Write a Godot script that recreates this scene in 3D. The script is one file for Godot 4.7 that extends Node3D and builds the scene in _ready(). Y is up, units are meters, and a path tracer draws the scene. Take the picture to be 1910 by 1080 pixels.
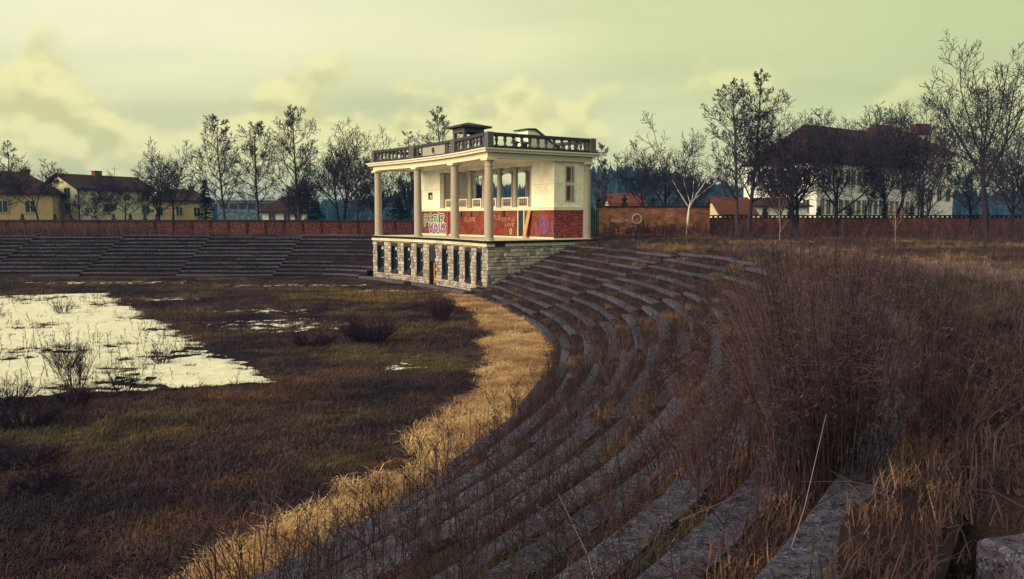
extends Node3D

# ------------------------------------------------------------------ mesh building
class MB:
	var v := PackedVector3Array()
	var n := PackedVector3Array()
	var c := PackedColorArray()
	var uv := PackedVector2Array()
	var ix := PackedInt32Array()
	var col := Color(1, 1, 1)

	func add(p: Vector3, nn: Vector3, t := Vector2.ZERO) -> void:
		v.append(p)
		n.append(nn)
		c.append(col)
		uv.append(t)

	func tri(a: Vector3, b: Vector3, d: Vector3) -> void:
		var nn := (d - a).cross(b - a).normalized()
		var i := v.size()
		add(a, nn)
		add(b, nn)
		add(d, nn)
		ix.append_array([i, i + 1, i + 2])

	# corners clockwise seen from the front
	func quad(a: Vector3, b: Vector3, d: Vector3, e: Vector3) -> void:
		var nn := (d - a).cross(b - a).normalized()
		var i := v.size()
		add(a, nn, Vector2(0, 0))
		add(b, nn, Vector2(1, 0))
		add(d, nn, Vector2(1, 1))
		add(e, nn, Vector2(0, 1))
		ix.append_array([i, i + 1, i + 2, i, i + 2, i + 3])

	# eight corners: bottom ring then top ring, both counter-clockwise from above
	func hexa(p: Array) -> void:
		quad(p[4], p[7], p[6], p[5])
		quad(p[0], p[1], p[2], p[3])
		for k in 4:
			var j := (k + 1) % 4
			quad(p[k + 4], p[j + 4], p[j], p[k])

	func box(o: Vector3, s: Vector3, b := Basis.IDENTITY) -> void:
		var h := s * 0.5
		var p := []
		for y in [-h.y, h.y]:
			p.append(o + b * Vector3(-h.x, y, h.z))
			p.append(o + b * Vector3(h.x, y, h.z))
			p.append(o + b * Vector3(h.x, y, -h.z))
			p.append(o + b * Vector3(-h.x, y, -h.z))
		hexa(p)

	# box from two opposite corners
	func span(a: Vector3, b: Vector3) -> void:
		box((a + b) * 0.5, (b - a).abs())

	# box with the upper and front edges chamfered by e
	func cbox(o: Vector3, s: Vector3, e: float, b := Basis.IDENTITY) -> void:
		var h := s * 0.5
		var rings := [[-h.y, 0.0], [h.y - e, 0.0], [h.y, e]]
		var pts := []
		for r in rings:
			var q: float = r[1]
			pts.append([o + b * Vector3(-h.x + q, r[0], h.z - q), o + b * Vector3(h.x - q, r[0], h.z - q), o + b * Vector3(h.x - q, r[0], -h.z + q), o + b * Vector3(-h.x + q, r[0], -h.z + q)])
		for k in 2:
			for i in 4:
				var j := (i + 1) % 4
				quad(pts[k + 1][i], pts[k + 1][j], pts[k][j], pts[k][i])
		quad(pts[2][0], pts[2][3], pts[2][2], pts[2][1])

	func tube(p: PackedVector3Array, r: PackedFloat32Array, sides := 3) -> void:
		var m := p.size()
		var base := v.size()
		var side := Vector3.ZERO
		for i in m:
			var d := (p[mini(i + 1, m - 1)] - p[maxi(i - 1, 0)]).normalized()
			if i == 0:
				side = d.cross(Vector3(0.31, 0.17, 0.93))
			side = (side - d * side.dot(d)).normalized()
			var up := d.cross(side)
			for k in sides:
				var a := TAU * k / sides
				var q := side * cos(a) + up * sin(a)
				v.append(p[i] + q * r[i])
				n.append(q)
				c.append(col)
				uv.append(Vector2(k, i))
		for i in m - 1:
			for k in sides:
				var a := base + i * sides + k
				var b := base + i * sides + (k + 1) % sides
				ix.append_array([a, a + sides, b, b, a + sides, b + sides])

	# profile of (radius, height), smooth round the axis, sharp between rings when flat
	func lathe(o: Vector3, prof: Array, sides := 12, cap := true, b := Basis.IDENTITY) -> void:
		for i in prof.size() - 1:
			var p: Vector2 = prof[i]
			var q: Vector2 = prof[i + 1]
			var slope := Vector2(q.y - p.y, p.x - q.x).normalized()
			var base := v.size()
			for k in sides + 1:
				var a := TAU * k / sides
				var d := Vector3(cos(a), 0, sin(a))
				var nn := (b * (d * slope.x + Vector3.UP * slope.y)).normalized()
				add(o + b * (d * p.x + Vector3.UP * p.y), nn, Vector2(float(k) / sides, p.y))
				add(o + b * (d * q.x + Vector3.UP * q.y), nn, Vector2(float(k) / sides, q.y))
			for k in sides:
				var e := base + k * 2
				ix.append_array([e, e + 2, e + 1, e + 2, e + 3, e + 1])
		if cap:
			var t: Vector2 = prof[prof.size() - 1]
			for k in sides:
				var a := TAU * k / sides
				var a2 := TAU * (k + 1) / sides
				tri(o + b * Vector3(0, t.y, 0), o + b * Vector3(cos(a) * t.x, t.y, sin(a) * t.x), o + b * Vector3(cos(a2) * t.x, t.y, sin(a2) * t.x))

	# polygon in the xy plane swept along z from z0 to z1
	func prism(poly: Array, o: Vector3, b: Basis, z0: float, z1: float) -> void:
		var m := poly.size()
		for i in m:
			var p: Vector2 = poly[i]
			var q: Vector2 = poly[(i + 1) % m]
			quad(o + b * Vector3(p.x, p.y, z1), o + b * Vector3(p.x, p.y, z0), o + b * Vector3(q.x, q.y, z0), o + b * Vector3(q.x, q.y, z1))
		var tr := Geometry2D.triangulate_polygon(PackedVector2Array(poly))
		for k in range(0, tr.size(), 3):
			for z in [z0, z1]:
				tri(o + b * Vector3(poly[tr[k]].x, poly[tr[k]].y, z), o + b * Vector3(poly[tr[k + 1]].x, poly[tr[k + 1]].y, z), o + b * Vector3(poly[tr[k + 2]].x, poly[tr[k + 2]].y, z))

	func mesh() -> ArrayMesh:
		var a := []
		a.resize(Mesh.ARRAY_MAX)
		a[Mesh.ARRAY_VERTEX] = v
		a[Mesh.ARRAY_NORMAL] = n
		a[Mesh.ARRAY_COLOR] = c
		a[Mesh.ARRAY_TEX_UV] = uv
		a[Mesh.ARRAY_INDEX] = ix
		var m := ArrayMesh.new()
		m.add_surface_from_arrays(Mesh.PRIMITIVE_TRIANGLES, a)
		return m

var M := {}
var used := {}
var rng := RandomNumberGenerator.new()
var fn := FastNoiseLite.new()

func numbered(called: String) -> String:
	var k: int = used.get(called, 0)
	used[called] = k + 1
	return called if k == 0 else "%s_%03d" % [called, k]

func obj(called: String, mesh, m: Material, parent: Node3D = self) -> MeshInstance3D:
	var o := MeshInstance3D.new()
	o.mesh = mesh.mesh() if mesh is MB else mesh
	o.material_override = m
	if parent == self:
		o.name = numbered(called)
		add_child(o)
	else:
		o.name = called
		parent.add_child(o, true)
	return o

func tag(o: Node, label: String, category: String, group := "", kind := "") -> Node:
	if label:
		o.set_meta("label", label)
	if category:
		o.set_meta("category", category)
	if group:
		o.set_meta("group", group)
	if kind:
		o.set_meta("kind", kind)
	return o

func thing(called: String, label: String, category: String, at := Vector3.ZERO, turn := 0.0, group := "") -> Node3D:
	var o := Node3D.new()
	o.name = numbered(called)
	add_child(o)
	o.position = at
	o.rotation.y = turn
	tag(o, label, category, group)
	return o

func structure(o: Node) -> Node:
	o.set_meta("kind", "structure")
	return o

func scatter(called: String, mesh, m: Material, xf: Array, cols: Array, label: String, category: String, parent: Node3D = self) -> MultiMeshInstance3D:
	var mm := MultiMesh.new()
	mm.transform_format = MultiMesh.TRANSFORM_3D
	mm.use_colors = true
	mm.mesh = mesh.mesh() if mesh is MB else mesh
	mm.instance_count = xf.size()
	for i in xf.size():
		mm.set_instance_transform(i, xf[i])
		mm.set_instance_color(i, cols[i])
	var o := MultiMeshInstance3D.new()
	o.multimesh = mm
	o.material_override = m
	if parent == self:
		o.name = numbered(called)
		add_child(o)
		tag(o, label, category, "", "stuff")
	else:
		o.name = called
		parent.add_child(o, true)
		o.set_meta("kind", "stuff")
	return o

# ------------------------------------------------------------------ materials
func S(r: float, g: float, b: float) -> Color:
	return Color(r / 255.0, g / 255.0, b / 255.0)

# linear colour for vertex colours, from the same 0..255 numbers
func L(r: float, g: float, b: float) -> Color:
	var c := Color(r / 255.0, g / 255.0, b / 255.0).srgb_to_linear()
	return Color(c.r, c.g * 1.03, minf(c.b * 2.1, 0.95))

func grey_noise(sd: int, freq: float, octaves: int, lo: float, hi: float, size := 512) -> ImageTexture:
	var f := FastNoiseLite.new()
	f.seed = sd
	f.noise_type = FastNoiseLite.TYPE_SIMPLEX_SMOOTH
	f.frequency = freq
	f.fractal_octaves = octaves
	f.fractal_gain = 0.62
	var im := f.get_seamless_image(size, size)
	im.convert(Image.FORMAT_L8)
	var d := im.get_data()
	for i in d.size():
		d[i] = int(255.0 * lerpf(lo, hi, clampf((d[i] / 255.0 - 0.5) * 1.35 + 0.5, 0.0, 1.0)))
	return ImageTexture.create_from_image(Image.create_from_data(size, size, false, Image.FORMAT_L8, d))

# weathered aggregate: pebbles, pits and blotches
func aggregate_tex() -> ImageTexture:
	var parts := []
	for e in [[FastNoiseLite.TYPE_CELLULAR, 0.11, 1, 5], [FastNoiseLite.TYPE_SIMPLEX_SMOOTH, 0.012, 5, 6], [FastNoiseLite.TYPE_SIMPLEX_SMOOTH, 0.2, 2, 7]]:
		var f := FastNoiseLite.new()
		f.noise_type = e[0]
		f.frequency = e[1]
		f.fractal_octaves = e[2]
		f.seed = e[3]
		f.cellular_return_type = FastNoiseLite.RETURN_CELL_VALUE
		var im := f.get_seamless_image(512, 512)
		im.convert(Image.FORMAT_L8)
		parts.append(im.get_data())
	var d: PackedByteArray = parts[0].duplicate()
	for i in d.size():
		var cell: float = parts[0][i] / 255.0
		var blot: float = parts[1][i] / 255.0
		var fine: float = parts[2][i] / 255.0
		var t := 0.42 + 0.40 * blot + 0.34 * (fine - 0.5) + 0.12 * (cell - 0.5)
		if cell > 0.93:
			t += 0.22
		elif cell < 0.16:
			t -= 0.2
		d[i] = int(clampf(t, 0.08, 1.0) * 255.0)
	return ImageTexture.create_from_image(Image.create_from_data(512, 512, false, Image.FORMAT_L8, d))

func bump_tex(sd: int, freq: float, octaves: int, strength: float) -> ImageTexture:
	var f := FastNoiseLite.new()
	f.seed = sd
	f.noise_type = FastNoiseLite.TYPE_SIMPLEX_SMOOTH
	f.frequency = freq
	f.fractal_octaves = octaves
	var im := f.get_seamless_image(512, 512)
	im.convert(Image.FORMAT_RGBA8)
	im.bump_map_to_normal_map(strength)
	return ImageTexture.create_from_image(im)

func mat(key: String, col: Color, rough := 0.9, tex = null, scale := 1.0, nrm = null, nscale := 1.0) -> StandardMaterial3D:
	var m := StandardMaterial3D.new()
	m.resource_name = key
	var lc := col.srgb_to_linear()
	m.albedo_color = Color(lc.r, minf(lc.g * 1.04, 1.0), minf(lc.b * 1.4, 1.0)).linear_to_srgb() if key != "graffiti_brick" else col
	m.roughness = rough
	m.metallic_specular = 0.25
	m.vertex_color_use_as_albedo = true
	m.cull_mode = BaseMaterial3D.CULL_DISABLED
	if tex:
		m.albedo_texture = tex
		m.uv1_triplanar = true
		m.uv1_scale = Vector3.ONE * scale
	if nrm:
		m.normal_enabled = true
		m.normal_texture = nrm
		m.normal_scale = nscale
	M[key] = m
	return m

# ------------------------------------------------------------------ scene
const EYE := 4.9
const RISER := 0.29
const TREAD := 0.76
const RIM := 3.2

func _ready() -> void:
	rng.seed = 20240
	fn.seed = 5
	fn.frequency = 1.0
	fn.fractal_octaves = 4
	light_and_camera()
	materials()
	curve_setup()
	ground()
	terraces()
	pavilion()
	walls()
	houses()
	hill()
	trees()
	field_cover()
	terrace_cover()
	clumps()

func light_and_camera() -> void:
	var cam := Camera3D.new()
	cam.name = "camera"
	cam.position = Vector3(0, EYE, 0)
	cam.rotation_degrees = Vector3(-5.2, 0, 0)
	cam.fov = rad_to_deg(2.0 * atan(540.0 / 1500.0))
	cam.near = 0.05
	cam.far = 3000.0
	add_child(cam)
	cam.current = true
	var sun := DirectionalLight3D.new()
	sun.name = "sun"
	sun.light_energy = SUN_E
	sun.light_color = Color(1.0, 0.91, 0.68)
	sun.light_angular_distance = 40.0
	sun.shadow_enabled = true
	add_child(sun)
	sun.look_at_from_position(Vector3(-0.8, 0.28, 0.5) * 50.0, Vector3.ZERO)
	var env := Environment.new()
	env.background_mode = Environment.BG_SKY
	env.tonemap_mode = Environment.TONE_MAPPER_LINEAR
	env.tonemap_exposure = EXPO
	env.sdfgi_enabled = true
	env.ssao_enabled = true
	env.ssil_enabled = true
	# thin winter haze
	env.fog_enabled = true
	env.fog_density = 0.00042
	env.fog_light_color = Color(0.36, 0.6, 1.0)
	var sky := Sky.new()
	var pm := PanoramaSkyMaterial.new()
	pm.panorama = sky_image()
	pm.energy_multiplier = 1.1 / EXPO
	sky.sky_material = pm
	env.sky = sky
	env.background_energy_multiplier = 1.0
	var we := WorldEnvironment.new()
	we.name = "environment"
	we.environment = env
	add_child(we)

const EXPO := 3.4
const SUN_E := 0.5

func fbm(f: FastNoiseLite, x: float, y: float) -> float:
	return f.get_noise_2d(x, y)

func sky_image() -> ImageTexture:
	var w := 2048
	var h := 1024
	var a := FastNoiseLite.new()
	a.seed = 11
	a.frequency = 1.0
	a.fractal_octaves = 5
	var b := FastNoiseLite.new()
	b.seed = 37
	b.frequency = 1.0
	b.fractal_octaves = 5
	b.fractal_gain = 0.5
	var d := PackedByteArray()
	d.resize(w * h * 3)
	var grey := Color(0.765, 0.78, 0.595)
	var cream := Color(0.905, 0.90, 0.70)
	var white := Color(0.985, 0.965, 0.84)
	var low := Color(0.82, 0.815, 0.58)
	for j in h:
		var el := (0.5 - (j + 0.5) / h) * PI
		if el < -0.03:
			for i in w:
				var q := (j * w + i) * 3
				d[q] = 62
				d[q + 1] = 56
				d[q + 2] = 48
			continue
		var e := rad_to_deg(maxf(el, 0.0))
		var pl := 1.0 / (sin(maxf(el, 0.0)) + 0.12)
		for i in w:
			var az := (i + 0.5) / w * TAU
			var sx := sin(az)
			var cx := cos(az)
			var px := sx * pl * cos(el)
			var pz := cx * pl * cos(el)
			# high stratus, drawn out towards the horizon
			var s := fbm(a, px * 0.35 + pz * 0.13, pz * 0.62 + 3.0) * 1.0 + fbm(b, px * 0.16 + 7.0, pz * 0.24) * 0.9
			var t := clampf(0.74 + s * 0.8, 0.0, 1.0)
			var c := grey.lerp(cream, t)
			# greener towards the east, paler round the veiled sun in the west
			c = c.lerp(Color(0.72, 0.785, 0.565), clampf(0.02 + sx * 1.5, 0.0, 0.75))
			c = c.lerp(white, clampf(0.2 - sx * 1.5, 0.0, 0.92) * clampf((e - 6.0) / 8.5, 0.0, 1.0))
			# broken cumulus bank above the horizon, tops catching the light
			var d0 := b.get_noise_3d(sx * 4.2, cx * 4.2, e * 0.13) + 0.45 * a.get_noise_3d(sx * 13.0, cx * 13.0, e * 0.36)
			var d1 := b.get_noise_3d(sx * 4.2, cx * 4.2, (e + 1.1) * 0.13) + 0.45 * a.get_noise_3d(sx * 13.0, cx * 13.0, (e + 1.1) * 0.36)
			var k := smoothstep(-0.06, 0.2, d0 * 0.8 + (7.6 - e) * 0.085)
			var lit := clampf(0.56 + (d0 - d1) * 3.4 + (e - 5.0) * 0.02, 0.0, 1.0)
			var cu := low.lerp(Color(0.95, 0.925, 0.67), lit)
			cu = cu.lerp(Color(0.76, 0.79, 0.565), clampf(0.0 + sx * 1.0, 0.0, 0.5))
			c = c.lerp(cu, k * 0.9 * (1.0 - smoothstep(9.0, 13.0, e)))
			var o := (j * w + i) * 3
			d[o] = int(clampf(c.r, 0, 1) * 255.0)
			d[o + 1] = int(clampf(c.g, 0, 1) * 255.0)
			d[o + 2] = int(clampf(c.b, 0, 1) * 255.0)
	return ImageTexture.create_from_image(Image.create_from_data(w, h, false, Image.FORMAT_RGB8, d))

func materials() -> void:
	var fine := grey_noise(1, 0.045, 5, 0.62, 1.0)
	var faint := grey_noise(9, 0.012, 5, 0.9, 1.0)
	var blot := grey_noise(2, 0.014, 5, 0.5, 1.0)
	var grit := grey_noise(3, 0.16, 3, 0.45, 1.0)
	var rough_n := bump_tex(4, 0.06, 5, 6.0)
	var grit_n := bump_tex(6, 0.14, 3, 7.0)
	mat("earth", S(255, 255, 255), 0.97, grit, 0.35, rough_n, 0.9)
	mat("rim_earth", S(255, 255, 255), 0.97, grit, 0.45, rough_n, 0.9)
	mat("tread_earth", S(255, 255, 255), 0.97, grit, 0.9, grit_n, 0.8)
	mat("concrete", S(128, 118, 132), 0.92, grit, 1.3, grit_n, 0.7)
	mat("slab_concrete", S(128, 122, 144), 0.92, aggregate_tex(), 1.15, grit_n, 1.0)
	mat("snow", S(232, 222, 190), 0.75, faint, 0.4, rough_n, 0.35)
	mat("plaster", S(248, 240, 206), 0.9, faint, 0.25)
	mat("cornice", S(226, 214, 178), 0.88, faint, 0.5)
	mat("dark_stone", S(128, 122, 122), 0.9, grit, 0.8, grit_n, 0.5)
	mat("rail_stone", S(88, 86, 92), 0.9, grit, 0.8, grit_n, 0.5)
	mat("column", S(206, 190, 168), 0.88, fine, 1.1, grit_n, 0.5)
	mat("stone", S(240, 226, 206), 0.93, fine, 1.1, grit_n, 1.0)
	mat("mortar", S(86, 80, 80), 0.97, grit, 1.5)
	mat("brick_plain", S(172, 88, 84), 0.93, brick_tex(), 1.0)
	M["brick_plain"].uv1_triplanar = false
	mat("brick_wall", S(146, 94, 84), 0.93, brick_tex(), 1.0)
	M["brick_wall"].uv1_triplanar = false
	mat("panel_wall", S(112, 66, 62), 0.95, blot, 0.5, rough_n, 0.5)
	mat("pilaster", S(70, 44, 48), 0.95, blot, 0.7)
	mat("coping", S(58, 52, 58), 0.9, grit, 1.0)
	mat("black_edge", S(34, 34, 46), 0.8, grit, 1.0)
	mat("window_frame", S(62, 84, 88), 0.6, fine, 1.0)
	mat("window_light", S(190, 196, 170), 0.6)
	mat("window_reveal", S(62, 62, 70), 0.9, fine, 1.0)
	mat("glass", S(26, 40, 46), 0.12)
	M["glass"].metallic_specular = 0.5
	mat("door_orange", S(206, 128, 64), 0.8, fine, 0.8)
	mat("plank", S(228, 172, 96), 0.8, fine, 0.7)
	mat("board", S(128, 76, 66), 0.9, fine, 0.6)
	mat("green_metal", S(40, 92, 92), 0.5, fine, 0.8)
	mat("gate_green", S(24, 70, 52), 0.6, fine, 0.8)
	mat("roof_tile", S(72, 46, 46), 0.9, fine, 0.5, rough_n, 0.6)
	mat("roof_red", S(124, 68, 56), 0.9, fine, 0.5, rough_n, 0.6)
	mat("house_cream", S(214, 202, 164), 0.92, faint, 0.12)
	mat("house_ochre", S(168, 148, 104), 0.92, faint, 0.12)
	mat("house_white", S(226, 222, 206), 0.92, faint, 0.12)
	mat("house_blue", S(96, 116, 134), 0.6, blot, 0.15)
	mat("trim_white", S(160, 150, 128), 0.8)
	mat("bark", S(54, 47, 62), 0.95, fine, 1.2)
	mat("bark_light", S(86, 74, 78), 0.95, fine, 1.2)
	mat("birch", S(226, 216, 200), 0.9)
	mat("twig", S(52, 43, 58), 0.95)
	mat("needles", S(26, 40, 44), 0.95)
	mat("forest", S(255, 255, 255), 0.97)
	mat("blade", S(255, 255, 255), 0.9)
	M["blade"].backlight = Color(0.2, 0.2, 0.2)
	mat("stem", S(255, 255, 255), 0.95)
	mat("emblem", S(206, 198, 178), 0.9, grit, 1.0)
	mat("iron", S(52, 54, 60), 0.6, fine, 1.0)

# a running-bond pattern for walls whose bricks are about two pixels high: tones of clay and joints
func brick_tex() -> ImageTexture:
	if M.has("_brick"):
		return M["_brick"]
	var r := RandomNumberGenerator.new()
	r.seed = 77
	var w := 512
	var im := Image.create(w, w, false, Image.FORMAT_RGB8)
	im.fill(Color(0.62, 0.6, 0.6))
	var rows := 16
	var bh := w / rows
	var bw := w / 8
	for j in rows:
		for i in 8:
			var t := r.randf_range(0.62, 1.0)
			var x := (i * bw + (bw / 2 if j % 2 else 0)) % w
			var cc := Color(t, t * r.randf_range(0.88, 1.0), t * r.randf_range(0.85, 1.0))
			im.fill_rect(Rect2i(x + 1, j * bh + 2, bw - 3, bh - 4), cc)
			if x + bw > w:
				im.fill_rect(Rect2i(0, j * bh + 2, x + bw - w - 2, bh - 4), cc)
	var t2 := ImageTexture.create_from_image(im)
	M["_brick"] = t2
	return t2

# ------------------------------------------------------------------ the bowl
var cpt := PackedVector2Array()   # inner edge of the lowest step, every 0.25 m
var cnm := PackedVector2Array()   # outward normals
var clen := 0.0
const STEP := 0.25
var s_pav0 := 0.0
var s_pav1 := 0.0
var aisles := []

func curve_setup() -> void:
	var k := [Vector2(-30, 15), Vector2(-17, 5), Vector2(-9.3, -2.6), Vector2(-5.1, -7.5), Vector2(-2.2, -12.3), Vector2(-0.2, -17.8), Vector2(0.9, -23), Vector2(1.4, -28.5), Vector2(1.1, -34), Vector2(0.2, -39), Vector2(-1.1, -44.5), Vector2(-2.5, -49.2), Vector2(-4.6, -53.2), Vector2(-8.2, -58.6), Vector2(-11.6, -63.0), Vector2(-14.2, -65.0), Vector2(-18.5, -65.9), Vector2(-27, -66.1), Vector2(-45, -66.2), Vector2(-70, -66), Vector2(-100, -61)]
	var cur := Curve2D.new()
	for i in k.size():
		var a: Vector2 = k[maxi(i - 1, 0)]
		var b: Vector2 = k[mini(i + 1, k.size() - 1)]
		var t := (b - a).normalized()
		var din: float = (k[i] - a).length() / 3.0
		var dout: float = (b - k[i]).length() / 3.0
		cur.add_point(k[i], -t * din, t * dout)
	cur.bake_interval = 0.1
	clen = cur.get_baked_length()
	var m := int(clen / STEP)
	for i in m + 1:
		cpt.append(cur.sample_baked(i * STEP, true))
	for i in m + 1:
		var t := (cpt[mini(i + 3, m)] - cpt[maxi(i - 3, 0)]).normalized()
		cnm.append(Vector2(-t.y, t.x))
	for i in m + 1:
		if cpt[i].y > -50.3:
			s_pav0 = i * STEP
		if cpt[i].y > -63.6 and cpt[i].x > -13.0:
			s_pav1 = i * STEP
	# stairways every seven and a half metres; the section beyond each lies half a step higher
	for z in [2.0, -7.9, -15.0, -22.4, -29.7, -37.4]:
		for i in m:
			if cpt[i].y >= z and cpt[i + 1].y < z:
				aisles.append(i * STEP)
				break

func at(s: float, o: float) -> Vector2:
	var f := clampf(s / STEP, 0.0, cpt.size() - 1.001)
	var i := int(f)
	var t := f - i
	return cpt[i].lerp(cpt[i + 1], t) + cnm[i].lerp(cnm[i + 1], t) * o

func at3(s: float, o: float, y: float) -> Vector3:
	var p := at(s, o)
	return Vector3(p.x, y, p.y)

var ex_tab := PackedFloat32Array()

# x of the inner edge at a given z (right-hand arc), for the field's colours
func edge_x(z: float) -> float:
	if ex_tab.is_empty():
		ex_tab.resize(90)
		for i in 90:
			ex_tab[i] = -99.0
		for p in cpt:
			var k := int(round(10.0 - p.y))
			if k >= 0 and k < 90 and p.y > -63.0:
				ex_tab[k] = p.x
	var f := clampf(10.0 - z, 0.0, 88.0)
	var i := int(f)
	return lerpf(ex_tab[i], ex_tab[i + 1], f - i)

func n2(x: float, y: float, f: float) -> float:
	return fn.get_noise_2d(x * f, y * f)

# how much dry yellow grass grows at a point: a belt along the kerb
func belt(x: float, z: float) -> float:
	if z < -50.0:
		return 0.0
	var d := edge_x(z) - x
	var w := 1.5 + 0.9 * n2(x, z, 0.3) + (0.6 * exp(-pow((z + 30.0) / 9.0, 2.0)))
	return pow(clampf((w + 0.35 - d) / 1.25, 0.0, 1.0), 1.5)

func snow_depth(x: float, z: float) -> float:
	# the old rectangular sheet of snow: corner (-7.4, -24.1), edges running to (-26.4, -52) and (-40, -16)
	var e1 := Vector2(-19.0, -27.9).normalized()
	var e2 := Vector2(-6.6, 2.5).normalized()
	var p := Vector2(x + 7.1, z + 23.7)
	var det := e1.x * e2.y - e1.y * e2.x
	var a := (p.x * e2.y - p.y * e2.x) / det
	var b := (e1.x * p.y - e1.y * p.x) / det
	var r := n2(x, z, 0.5) * 0.45
	var d := minf(minf(a + r * 0.7, b + r * 0.35), 33.5 - a + r)
	var sheet := clampf(d / 0.7, -0.5, 1.0)
	var y := 0.05 * sheet
	# worn through in flecks stretched along the view of the pitch
	var w := n2(x * 0.55 + 40.0, z * 1.5, 1.1) * 0.06 + n2(x, z, 2.3) * 0.05
	var thin := clampf(n2(x + 13.0, z - 5.0, 0.16) * 1.3 + 0.2 + 0.5 * exp(-pow((b - 11.0) / 5.0, 2.0) - pow((a - 7.0) / 5.0, 2.0)), 0.0, 1.0)
	y -= thin * 0.045 + maxf(w, -0.02) * (0.6 + 1.2 * thin)
	# thin leftover streaks further out
	var best := -1.0
	for st in [[-30.0, -59.6, 8.0, 1.3], [-20.3, -47.6, 1.8, 1.1], [-10.7, -36.0, 3.2, 2.0], [-3.5, -26.0, 0.9, 0.7], [-16.0, -57.0, 6.0, 0.9], [-13.0, -41.5, 2.5, 1.0], [-7.5, -53.0, 3.0, 0.6]]:
		var q := pow((x - st[0]) / st[2], 2.0) + pow((z - st[1]) / st[3], 2.0)
		best = maxf(best, 1.0 - q)
	if best > -0.6:
		y = maxf(y, best * 0.02 + n2(x, z * 1.6, 0.9) * 0.05 + n2(x, z * 2.0, 2.6) * 0.045 - 0.02)
	return y

func field_y(x: float, z: float) -> float:
	return 0.05 * n2(x, z, 0.22) + 0.025 * n2(x, z, 0.9)

func field_color(x: float, z: float) -> Color:
	var c := L(72, 54, 44)
	c = c.lerp(L(42, 33, 36), clampf(n2(x, z, 0.09) * 1.6 + 0.3, 0.0, 1.0))
	c = c.lerp(L(96, 84, 44), clampf(n2(x + 31.0, z * 1.4, 0.13) * 2.4 - 0.25, 0.0, 0.8))
	c = c.lerp(L(112, 76, 46), clampf(n2(x - 17.0, z * 1.8, 0.2) * 2.0 - 0.3, 0.0, 0.8))
	c = c.lerp(L(128, 104, 40), clampf(1.0 - Vector2((x + 8.5) / 6.5, (z + 50.0) / 5.5).length() + n2(x, z, 0.35), 0.0, 0.75))
	c = c.lerp(L(30, 22, 34), clampf(n2(x + 7.0, z, 0.4) * 1.5 - 0.15, 0.0, 0.6))
	c = c.lerp(L(128, 92, 54), belt(x, z) * 0.8)
	var k := 1.0 + 0.5 * n2(x, z, 1.7)
	return Color(c.r * k, c.g * k, c.b * k)

func grid(x0: float, x1: float, z0: float, z1: float, d: float, hy: Callable, hc: Callable) -> MB:
	var b := MB.new()
	var nx := int((x1 - x0) / d)
	var nz := int((z1 - z0) / d)
	for j in nz + 1:
		for i in nx + 1:
			var x := x0 + i * d
			var z := z0 + j * d
			var y: float = hy.call(x, z)
			b.col = hc.call(x, z)
			b.add(Vector3(x, y, z), Vector3.UP)
	for j in nz:
		for i in nx:
			var a := j * (nx + 1) + i
			b.ix.append_array([a, a + 1, a + nx + 1, a + 1, a + nx + 2, a + nx + 1])
	smooth(b)
	return b

func smooth(b: MB) -> void:
	var nn := PackedVector3Array()
	nn.resize(b.v.size())
	for k in range(0, b.ix.size(), 3):
		var p := b.ix[k]
		var q := b.ix[k + 1]
		var r := b.ix[k + 2]
		var f := (b.v[r] - b.v[p]).cross(b.v[q] - b.v[p])
		if f.y < 0.0:
			f = -f
		nn[p] += f
		nn[q] += f
		nn[r] += f
	for i in nn.size():
		b.n[i] = nn[i].normalized()

var pit := Vector2(2.55, -4.05)

func rim_y(p: Vector2, o: float) -> float:
	var y := RIM + 0.05 * n2(p.x, p.y, 0.3) + 0.03 * n2(p.x, p.y, 1.1)
	var dip := clampf(1.0 - absf(p.distance_to(pit) - 0.0) / 0.95, 0.0, 1.0)
	y -= 0.75 * smoothstep(0.0, 0.6, dip)
	if o < 8.3:
		y -= 0.3 * clampf((8.3 - o) / 0.7, 0.0, 1.0)
	return y

func rim_color(p: Vector2, o: float) -> Color:
	var c := L(72, 56, 48)
	c = c.lerp(L(42, 34, 38), clampf(n2(p.x, p.y, 0.25) * 1.8 + 0.25, 0.0, 1.0))
	c = c.lerp(L(84, 80, 38), clampf(n2(p.x + 9.0, p.y, 0.4) * 2.0 - 0.2, 0.0, 0.7))
	# a trodden path along the rim and pale dry patches beside it
	var path := exp(-pow((o - 13.5 - 1.2 * n2(p.x, p.y, 0.12)) / 1.9, 2.0)) * clampf((-p.y - 9.0) / 8.0, 0.0, 1.0) * clampf((48.0 + p.y) / 10.0, 0.0, 1.0)
	c = c.lerp(L(138, 112, 88), clampf(path * (0.8 + 0.8 * n2(p.x, p.y, 1.2)), 0.0, 0.85))
	c = c.lerp(L(158, 124, 62), clampf(n2(p.x - 5.0, p.y, 0.14) * 2.4 - 0.2, 0.0, 0.7) * clampf((-p.y - 20.0) / 12.0, 0.0, 1.0))
	var k := 1.0 + 0.5 * n2(p.x, p.y, 2.1)
	return Color(c.r * k, c.g * k, c.b * k)

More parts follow.
